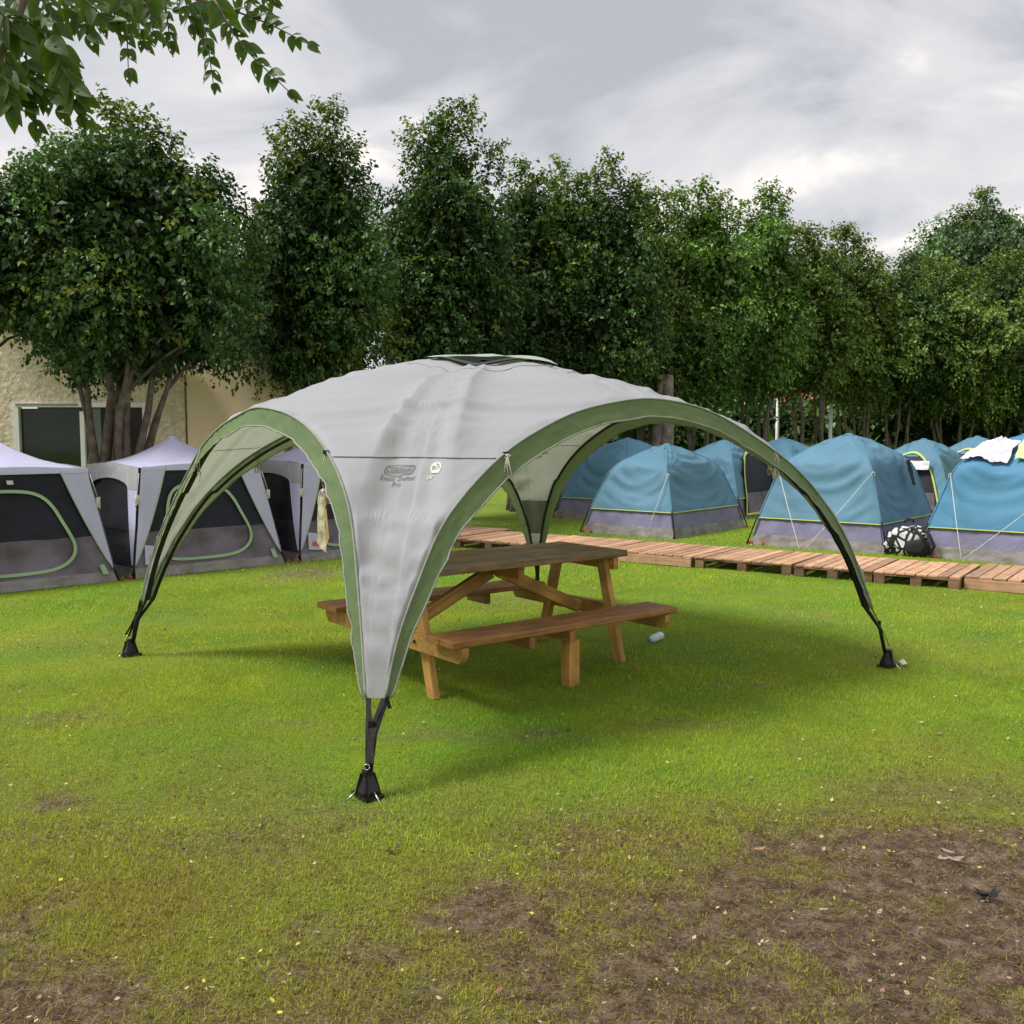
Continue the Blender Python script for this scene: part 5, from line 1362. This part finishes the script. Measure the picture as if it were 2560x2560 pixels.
            mb = MB(); mb.add(V_, grid_faces(12, 6)); mb.build('door_lower', M['tentlower'], root, True)
            V_ = []
            for i, (u, v) in enumerate(fine):
                for s in (0, .055): V_.append(DQ(u * (1 - s) + .5 * s, v * (1 - s) + (-.1) * s) + for_n * .012)
            mb = MB(); mb.add(V_, [(2 * i, 2 * i + 1, 2 * i + 3, 2 * i + 2) for i in range(len(fine) - 1)]); mb.build('door_zip', M['ziplime'], root, True)
            mb = MB(); mb.add([DQ(.12, -.355) + for_n * .014, DQ(.88, -.355) + for_n * .014, DQ(.88, -.31) + for_n * .014, DQ(.12, -.31) + for_n * .014], [(0, 1, 2, 3)]); mb.build('door_sill', M['ziplime'], root)
    mb = MB(); mb.add(*lathe_z(pkv, [(.07, -.012), (.055, .004), (.02, .012)])); mb.build('peak_cap', M[mat], root, True)
    R_ = Matrix.Rotation(rz, 3, 'Z').transposed()
    for k, end in ropes:
        st = edge(k, .43) + Vector((cs[k][0], cs[k][1], 0)) * .015
        en_ = R_ @ (Vector(end) - Vector(loc))
        mb = MB(); md = st.lerp(en_, .5) - Vector((0, 0, .015)); mb.add(*tube_geo([st, md, en_], .0045, 5))
        for j in range(3): mb.add(*tube_geo([st + Vector((.02 * math.cos(x_), .008 * j, -.03 + .03 * math.sin(x_))) for x_ in np.linspace(0, 6.28, 8)], .005, 4))
        mb.build('guy_rope', M['ropew'], root, True)
    return root
def lathe_z(c, prof, n=12):
    V_ = [(c.x + r * math.cos(6.283 * k / n), c.y + r * math.sin(6.283 * k / n), c.z + z) for r, z in prof for k in range(n)]
    return V_, grid_faces(n, len(prof), True) + [tuple((len(prof) - 1) * n + k for k in range(n))]
BRZ = math.atan2(-.64, .77)
def W2(px, py, z=0.0): return ground(px, py, z)
blue_tent('blue tent in the centre with one white guy rope, seen under the right arch', (2.59, 16.08, 0), BRZ, .85, 1.2, 1.43, 1, 'blue', ropes=[(1, W2(1612, 1345))])
blue_tent('blue tent half hidden behind the central one at its left', (2.26, 18.76, 0), BRZ, .87, 1.2, 1.52, 2, 'blue')
blue_tent('blue tent with high peak and two guy ropes beside the football pattern backpack', (4.99, 14.25, 0), BRZ, .97, 1.2, 1.60, 3, 'blue', ropes=[(0, W2(1998, 1373, .13)), (1, W2(2012, 1373, .13))])
blue_tent('brighter blue tent at right edge with towels drying on its roof', (6.84, 12.79, 0), BRZ, .98, 1.2, 1.60, 4, 'blue2', ropes=[(0, W2(2403, 1398, .13)), (1, W2(2408, 1398, .13))])
blue_tent('blue tent with lime zipped door standing open behind the central tent', (4.30, 19.25, 0), BRZ, .87, 1.15, 1.5, 5, 'blue', door=1)
blue_tent('small far blue tent top showing above the shelter\'s right leg', (5.75, 20.4, 0), BRZ, .90, 1.15, 1.52, 6, 'blue', pegs=False)
blue_tent('far blue tent hidden behind the high peaked one', (7.4, 21.6, 0), BRZ, .90, 1.15, 1.5, 7, 'blue', pegs=False)
blue_tent('far dull blue tent with an open flap and white bedding, left of the towels', (8.3, 19.4, 0), BRZ, .90, 1.15, 1.5, 8, 'blue', door=0, pegs=False)
blue_tent('farthest right dull blue tent with black arched opening behind the towels', (10.3, 21.3, 0), BRZ, .90, 1.15, 1.55, 9, 'blue', door=0, pegs=False)
# ------------------------------------------------------------------ things on and by the tents
dep_g = bpy.context.evaluated_depsgraph_get()
def cloth_on(name, label, cat, tentloc, rz, corners, mat, nu=22, nv=18, lift=.02, seed=0, amp=.03, pk=1.6, edge_n=.05):
    """a towel lying over a tent roof: points dropped on to the fly from above"""
    bm_v, bm_f = [], []; k0 = 0
    for ob in COL.objects:
        if ob.type == 'MESH' and ob.name.startswith('fly_panel') and ob.parent and (Vector(ob.parent.location) - Vector(tentloc)).length < .01:
            mw_ = Matrix.Translation(ob.parent.location) @ Matrix.Rotation(rz, 4, 'Z')
            bm_v += [mw_ @ v.co for v in ob.data.vertices]; bm_f += [tuple(i + k0 for i in p.vertices) for p in ob.data.polygons]; k0 = len(bm_v)
    bt = BVHTree.FromPolygons(bm_v, bm_f)
    P = bil(*corners); V_ = []
    for j in range(nv):
        for i in range(nu):
            u, v = i / (nu - 1), j / (nv - 1); p = P(u, v)
            p = p + Vector((edge_n * nz(u * 3 + seed, v * 3), edge_n * nz(v * 4, u * 4 + seed), 0))
            h = bt.ray_cast(Vector((p.x, p.y, 4)), Vector((0, 0, -1)))
            z = h[0].z if h[0] else 1.0
            V_.append(Vector((p.x, p.y, z + lift + abs(amp * nz(u * 6 + seed, v * 6)) + .012 * (1 - abs(nz((u + v) * 9, seed)) * 2))))
    mb = MB(); mb.add(V_, grid_faces(nu, nv)); c_ = sum((Vector(v) for v in V_), Vector()) / len(V_)
    o = mb.build(name, mat, None, True, off=c_, loc=c_); return tag(o, label, cat)
M['towel'] = simple('towel_lilac_white', (.66, .60, .68), .95, .12, 8, bump=.6, bscale=60)
M['towely'] = simple('towel_yellow', (.58, .64, .24), .95, .15, 8, bump=.6, bscale=60, col2=(.72, .72, .46))
M['navy'] = simple('navy_cloth', (.014, .016, .03), .9, .2, 10, bump=.4, bscale=50)
def roofpt(x, y, loc=(6.84, 12.79, 0), rz=BRZ):
    return Vector(loc) + Matrix.Rotation(rz, 3, 'Z') @ Vector((x, y, 0))
cloth_on('towel', 'crumpled lilac white towel drying on the blue tent at right', 'towel', (6.84, 12.79, 0), BRZ, (roofpt(-.60, -.84), roofpt(-.04, -.84), roofpt(.02, -.40), roofpt(-.42, -.40)), M['towel'], seed=2, nu=40, nv=34, lift=.07, edge_n=.03)
cloth_on('towel', 'pale yellow towel lying beside the white one on the tent roof', 'towel', (6.84, 12.79, 0), BRZ, (roofpt(.04, -.82), roofpt(.36, -.80), roofpt(.30, -.28), roofpt(.04, -.34)), M['towely'], seed=5, lift=.085, edge_n=.03, nu=36, nv=40)
p_ = Vector((4.99, 14.25, 0)) + Matrix.Rotation(BRZ, 3, 'Z') @ Vector((.74, .30, 0))
nb2 = Vector((.77, -.64, 0)); mb = MB(); s2 = Vector((.64, .77, 0))
mb.add(*patch(lambda u, v: p_ + s2 * (.20 * (u - .5) * (1 - .3 * v)) + nb2 * (.02 + .10 * v) + Vector((0, 0, 1.22 - .36 * v)), 9, 12, lambda u, v, q: .012 * nz(u * 5, v * 4)))
c_ = p_ + Vector((0, 0, 1.0)); tag(mb.build('hanging_cloth', M['navy'], None, True, off=c_, loc=c_), 'dark navy cloth hanging off the right shoulder of the high peaked tent', 'cloth')
p_ = Vector((8.3, 19.4, 0)) + Matrix.Rotation(BRZ, 3, 'Z') @ Vector((-.15, -.92, 0)); c_ = p_ + Vector((0, 0, 1.0))
mb = MB(); mb.add(*patch(lambda u, v: c_ + Vector((.81, -.58, 0)) * (1.1 * (u - .5)) + Vector((0, 0, .16 * v - .08)) - Vector((.58, .81, 0)) * (.05 + .1 * (1 - v)), 18, 8, lambda u, v, q: .03 * nz(u * 5, v * 3)))
tag(mb.build('bedding', M['towel'], None, True, off=c_, loc=c_), 'white bedding draped in the opening of a far tent', 'bedding')
# backpack with football print
bpk = ground(2270, 1388)
pack = thing('backpack', 'black backpack with white football pattern slumped between two blue tents', 'backpack', (bpk.x, bpk.y, 0), BRZ + .25)
def pack_mat():
    m, t, b, o = newmat('football_print'); tcn = N(t, 'ShaderNodeTexCoord')
    v = N(t, 'ShaderNodeTexVoronoi', Scale=9.0, feature='DISTANCE_TO_EDGE'); v.inputs['Randomness'].default_value = .8; L(t, tcn.outputs['Object'], v.inputs['Vector'])
    r = N(t, 'ShaderNodeValToRGB'); r.color_ramp.interpolation = 'CONSTANT'; r.color_ramp.elements[0].color = (.012, .012, .014, 1); r.color_ramp.elements[1].position = .13; r.color_ramp.elements[1].color = (.66, .67, .68, 1)
    L(t, v.outputs['Distance'], r.inputs[0]); L(t, r.outputs[0], b.inputs['Base Color']); b.inputs['Roughness'].default_value = .6; return m
M['pack'] = pack_mat()
def blob(c, r, nu=18, nv=12, lump=.12, seed=0, flat=.0):
    V_ = []
    for j in range(nv):
        for i in range(nu):
            a = 6.283 * i / nu; e_ = math.pi * (j / (nv - 1) - .5); d = Vector((math.cos(a) * math.cos(e_), math.sin(a) * math.cos(e_), math.sin(e_)))
            s = 1 + lump * nz(d.x * 2 + seed, d.y * 2, d.z * 2); sq = lambda q: math.copysign(abs(q) ** .75, q)
            p = Vector((sq(d.x) * r[0], sq(d.y) * r[1], sq(d.z) * r[2])) * s + Vector(c)
            p.z = max(p.z, .005); V_.append(p)
    return V_, grid_faces(nu, nv, True)
mb = MB(); mb.add(*blob((-.04, 0, .18), (.27, .19, .19), seed=3, lump=.42)); mb.build('main_bag', M['pack'], pack, True)
mb = MB(); mb.add(*blob((.12, -.16, .12), (.15, .08, .11), seed=7)); mb.build('front_pocket', M['strap'], pack, True)
for s in (-.05, .06):
    mb = MB(); mb.add(*tube_geo([(.10 + s, -.10, .38), (.2 + s, -.22, .30), (.26 + s, -.25, .16), (.20 + s, -.2, .05)], .022, 6)); mb.build('shoulder_strap', M['strap'], pack, True)
mb = MB(); mb.add(*tube_geo([(-.06, .0, .43), (-.04, .0, .48), (.04, .0, .48), (.06, .0, .43)], .012, 6)); mb.build('grab_handle', M['strap'], pack, True)

# ------------------------------------------------------------------ litter
def litter(n, y0, y1, s0, s1, seed, dark=False):
    g = np.random.default_rng(seed)
    y = np.sqrt(g.uniform(y0 * y0, y1 * y1, n * 4)); x = g.uniform(-.62, .62, n * 4) * y
    pr = (.30 + .7 * worn_at(x, y) + .35 * fbm(x, y, .7, 30, 2)) if not dark else .02 + 1.5 * worn_at(x, y); k = g.uniform(0, 1, n * 4) < pr * .6
    x, y = x[k][:n], y[k][:n]; n = len(x); z = gz(x, y) + g.uniform(.006, .024, n)
    a = g.uniform(0, 6.283, n); s = g.uniform(s0, s1, n); tl_ = g.uniform(-.45, .45, (n, 2))
    dx_ = np.stack([np.cos(a), np.sin(a), tl_[:, 0]], 1) * s[:, None]; wx_ = np.stack([-np.sin(a), np.cos(a), tl_[:, 1]], 1) * (s * g.uniform(.22, .42, n))[:, None]
    p = np.stack([x, y, z], 1); curl = np.array([0, 0, .22]) * s[:, None]
    V = np.stack([p - dx_ * .5, p + wx_ + curl * .5 - dx_ * .12, p + wx_ * .8 + curl * .6 + dx_ * .2, p + dx_ * .5 + curl, p - wx_ * .8 + curl * .4 + dx_ * .2, p - wx_ + curl * .3 - dx_ * .12], 1).reshape(-1, 3)
    q = np.arange(n)[:, None] * 6
    F = np.concatenate([q + [0, 4, 5], q + [0, 3, 4], q + [0, 2, 3], q + [0, 1, 2]])
    t_ = g.uniform(0, 1, n)[:, None]; kind = g.uniform(0, 1, n)
    c = np.array([.36, .29, .16]) * (1 - t_) + np.array([.50, .44, .27]) * t_
    c = np.where((kind < .42)[:, None], np.array([.26, .14, .08]) * (1 - t_) + np.array([.36, .24, .16]) * t_, c)
    c = np.where((kind < .16)[:, None], np.array([.05, .035, .025]) * (1 + t_), c); c = np.where((kind > .92)[:, None], np.array([.55, .50, .07]), c)
    if dark: c = np.array([.030, .021, .015]) * (1 - t_) + np.array([.11, .072, .045]) * t_
    return V, F, np.repeat(c, 6, 0)
Vs, Fs, Cs = [], [], []; base = 0
for a_ in ((650, 2.4, 4.3, .006, .021, 1), (600, 4.3, 8.5, .009, .026, 2), (420, 8.5, 15, .015, .04, 3), (3000, 2.35, 4.6, .006, .020, 4, True), (260, 4.6, 9, .010, .03, 5, True)):
    v, f, c = litter(*a_); Vs.append(v); Fs.append(f + base); Cs.append(c); base += len(v)
lo = link('leaf_litter', np_mesh('leaf_litter', np.concatenate(Vs), np.concatenate(Fs), M['litter'], False, np.concatenate(Cs)))
tag(lo, 'small dry fallen leaves scattered over the lawn', 'leaf litter', kind='stuff')
def dead_leaf(label, px, py, size, col, rot, curl=.25, wide=.36, n=1, name='fallen_leaf'):
    p = ground(px, py); V_, F_, C_ = [], [], []; b_ = 0
    for m_ in range(n):
        a = rot + m_ * 2.1; off = Vector((random.uniform(-.05, .05), random.uniform(-.03, .03), .006 * m_)) if n > 1 else Vector()
        s = size * (1 if m_ == 0 else random.uniform(.5, .9))
        for j in range(8):
            t_ = j / 7; w = wide * s * math.sin(t_ ** .85 * math.pi) * .5
            for i in (-1, 0, 1):
                x, y = (t_ - .5) * s, i * w; z = .012 + curl * s * ((t_ - .5) ** 2 * 1.6 + (i * w / s) ** 2 * 3) + .004 * nz(j, i, m_)
                V_.append((off.x + x * math.cos(a) - y * math.sin(a), off.y + x * math.sin(a) + y * math.cos(a), off.z + z)); C_.append([c * random.uniform(.8, 1.15) for c in col])
        F_ += [(b_ + j * 3 + i, b_ + j * 3 + i + 1, b_ + (j + 1) * 3 + i + 1, b_ + (j + 1) * 3 + i) for j in range(7) for i in range(2)]; b_ += 24
    o = link(name, np_mesh(name, np.array(V_), np.array(F_), M['litter'], True, np.array(C_)), None, p); return tag(o, label, 'leaf', 'larger fallen leaves')
dead_leaf('orange brown leaf lying on the mud edge right of centre', 1898, 2130, .06, (.40, .20, .12), .3)
dead_leaf('clump of pale grey brown dry leaves on the mud at right', 2365, 2160, .085, (.34, .27, .22), .1, n=5)
dead_leaf('dark curled dry leaf on the grass just below the shelter\'s front foot', 1010, 2132, .05, (.07, .05, .04), .2, curl=.9, n=3)
dead_leaf('brown leaf near the bottom edge left of centre', 1245, 2488, .045, (.28, .13, .08), .9)
dead_leaf('rust coloured leaf on the lower left grass', 660, 2330, .04, (.25, .12, .06), .2)
dead_leaf('black rotten leaf scrap at the lower right edge', 2480, 2250, .11, (.02, .018, .016), .0, curl=.5, n=3)
dead_leaf('pinkish leaf on the mud below the orange one', 1812, 2292, .035, (.45, .28, .2), 1.2)
dead_leaf('reddish leaf on bright grass near the right edge', 2347, 1838, .05, (.33, .15, .09), .1)
dead_leaf('grey leaf pair among mud at upper right of the bare patch', 2335, 2083, .05, (.30, .2, .15), -.4, n=2)
dead_leaf('pale yellow leaf in the middle of the bare patch', 2058, 2282, .035, (.55, .52, .28), .05)

# ------------------------------------------------------------------ overhanging branch, top left
def near_leaf_mesh(seed):
    rr = random.Random(seed); nu, nv = 11, 7; V_, C_ = [], []
    for j in range(nu):
        t_ = j / (nu - 1); w = .30 * (math.sin(min(1, t_ * 1.02) ** .72 * math.pi) ** .85 if 0 < t_ < 1 else 0) * (1 - .25 * t_)
        for i in range(nv):
            s = i / (nv - 1) * 2 - 1
            V_.append((t_, s * w, -.10 * t_ * t_ + .10 * abs(s) * w * 2 + .015 * nz(t_ * 5 + seed, s * 2)))
            d = .8 + .35 * abs(s); C_.append((.060 * d, .118 * d, .014 * d))
    F_ = [f for f in grid_faces(nv, nu)]
    holes = set()
    for _ in range(rr.choice((0, 1, 2, 3, 4))): holes.add(rr.randrange(len(F_)))
    F_ = [f for k_, f in enumerate(F_) if k_ not in holes]
    return np_mesh('leaf', np.array(V_), np.array(F_), M['leafnear'], True, np.array(C_))
LM = [near_leaf_mesh(s) for s in range(7)]
branch = thing('overhanging_branch', 'leafy green branch with insect holes hanging in at top left', 'branch', at(-60, -60, 2.6))
BO = Vector(branch.location)
def zp(x, y, dp=2.6): return at(x * .4658, y * .4658, dp)
def spray(pts, n, size, seed, dp=2.6, single=False, r0=.0035):
    rr = random.Random(seed); P = [zp(x, y, dp + .06 * nz(seed, k_)) for k_, (x, y) in enumerate(pts)]
    F_ = []
    for i in range(len(P) - 1):
        for q in range(8): F_.append(P[i].lerp(P[i + 1], q / 8))
    F_.append(P[-1]); 
    for _ in range(3): F_ = [F_[0]] + [(F_[i - 1] + F_[i] * 2 + F_[i + 1]) / 4 for i in range(1, len(F_) - 1)] + [F_[-1]]
    mb = MB(); mb.add(*tube_geo(F_, [r0 * (1 - .7 * i / len(F_)) for i in range(len(F_))], 5)); mb.build('twig', M['bark'], branch, True, off=BO)
    for m_ in range(n):
        t_ = (m_ + .6) / n; i = min(len(F_) - 2, int(t_ * (len(F_) - 1))); p = F_[i]; tg = (F_[i + 1] - F_[i]).normalized()
        for sg in (-1, 1):
            sd2 = Vector((tg.z, .0, -tg.x)) * sg
            d = (tg * rr.uniform(.3, .8) + sd2 * rr.uniform(.5, .9) + Vector((0, rr.uniform(-.5, .5), -.45))).normalized()
            if m_ == n - 1 and sg == 1: d = (tg + Vector((0, rr.uniform(-.2, .2), -.2))).normalized()
            s = size * rr.uniform(.75, 1.2) * (1 - .25 * t_)
            upn = Vector((rr.uniform(-.6, .6), -1.0 + rr.uniform(-.5, .6), rr.uniform(.1, .9))); y = upn.cross(d).normalized(); z = d.cross(y)
            o = link('leaf', rr.choice(LM), branch); Mx = Matrix((d, y, z)).transposed().to_4x4()
            o.matrix_local = Matrix.Translation(p - BO) @ Mx @ Matrix.Diagonal((s, s * rr.uniform(.85, 1.15), s, 1))
mb = MB(); mb.add(*tube_geo([zp(-150, 420), zp(0, 290), zp(70, 160), zp(130, 0), zp(150, -150)], [.014, .012, .011, .010, .010], 7)); mb.build('limb', M['bark'], branch, True, off=BO)
mb = MB(); mb.add(*tube_geo([zp(100, -80), zp(600, -60), zp(1060, -10), zp(1240, 60)], [.010, .008, .006, .0045], 7)); mb.build('limb', M['bark'], branch, True, off=BO)
# the limbs run back to a trunk standing left of the view
mb = MB(); mb.add(*tube_geo([(-4.4, .6, -.05), (-4.35, .6, 1.5), (-4.2, .7, 3.0), (-4.1, .8, 4.6), (-4.2, .7, 6.5)], [.19, .16, .14, .11, .05], 10)); mb.build('trunk', M['bark'], branch, True, off=BO)
for e_, r_ in ((zp(150, -150), .010), (zp(100, -80), .010), (zp(-150, 420), .014)):
    mb = MB(); mb.add(*tube_geo([e_, e_.lerp(Vector((-4.15, .75, 3.9)), .35) + Vector((0, 0, .12)), e_.lerp(Vector((-4.15, .75, 3.9)), .7) + Vector((0, 0, .10)), Vector((-4.15, .75, 3.9))], [r_, .018, .028, .045], 7)); mb.build('limb', M['bark'], branch, True, off=BO)
SP = [([(650, -40), (680, 120), (690, 400)], 6, .062), ([(880, -30), (900, 120), (920, 250)], 4, .05), ([(1050, -20), (1110, 200), (1150, 480)], 8, .058), ([(1180, 30), (1450, 130), (1680, 250)], 9, .056),
      ([(1150, 0), (1300, 250), (1580, 520)], 9, .060), ([(330, -30), (420, 80), (490, 210)], 4, .075), ([(80, 60), (150, 330), (190, 690)], 6, .085), ([(200, 60), (330, 350), (440, 650)], 7, .088),
      ([(240, 180), (340, 380), (450, 540)], 5, .08), ([(20, 250), (40, 420), (60, 620)], 5, .085), ([(-60, 150), (-10, 300), (10, 480)], 4, .08), ([(1400, -60), (1490, 20)], 2, .055), ([(760, -50), (800, 60), (830, 200)], 4, .055),
      ([(500, -60), (540, 40), (560, 150)], 3, .065), ([(980, -60), (1010, 60), (1030, 150)], 3, .055), ([(1250, -60), (1360, 20), (1450, 90)], 3, .055), ([(200, -50), (260, 40), (300, 150)], 3, .07), ([(20, -50), (40, 60), (20, 160)], 3, .075), ([(130, 300), (240, 480), (330, 600)], 4, .085),
      ([(560, -60), (760, 20), (980, 60)], 5, .055),
      ([(-40, 40), (60, 120), (160, 240)], 4, .09), ([(60, -20), (200, 160), (300, 300)], 5, .09), ([(0, 330), (100, 470), (170, 600)], 4, .095), ([(300, 250), (380, 420), (420, 560)], 4, .09), ([(420, -40), (520, 60), (600, 130)], 3, .075), ([(690, -40), (740, 90), (760, 260)], 4, .06), ([(-60, 350), (0, 430), (60, 520)], 3, .09)]
for i, (p, n, s) in enumerate(SP): spray(p, n + 1, s * .98, i + 1, 2.55 + .12 * (i % 4))
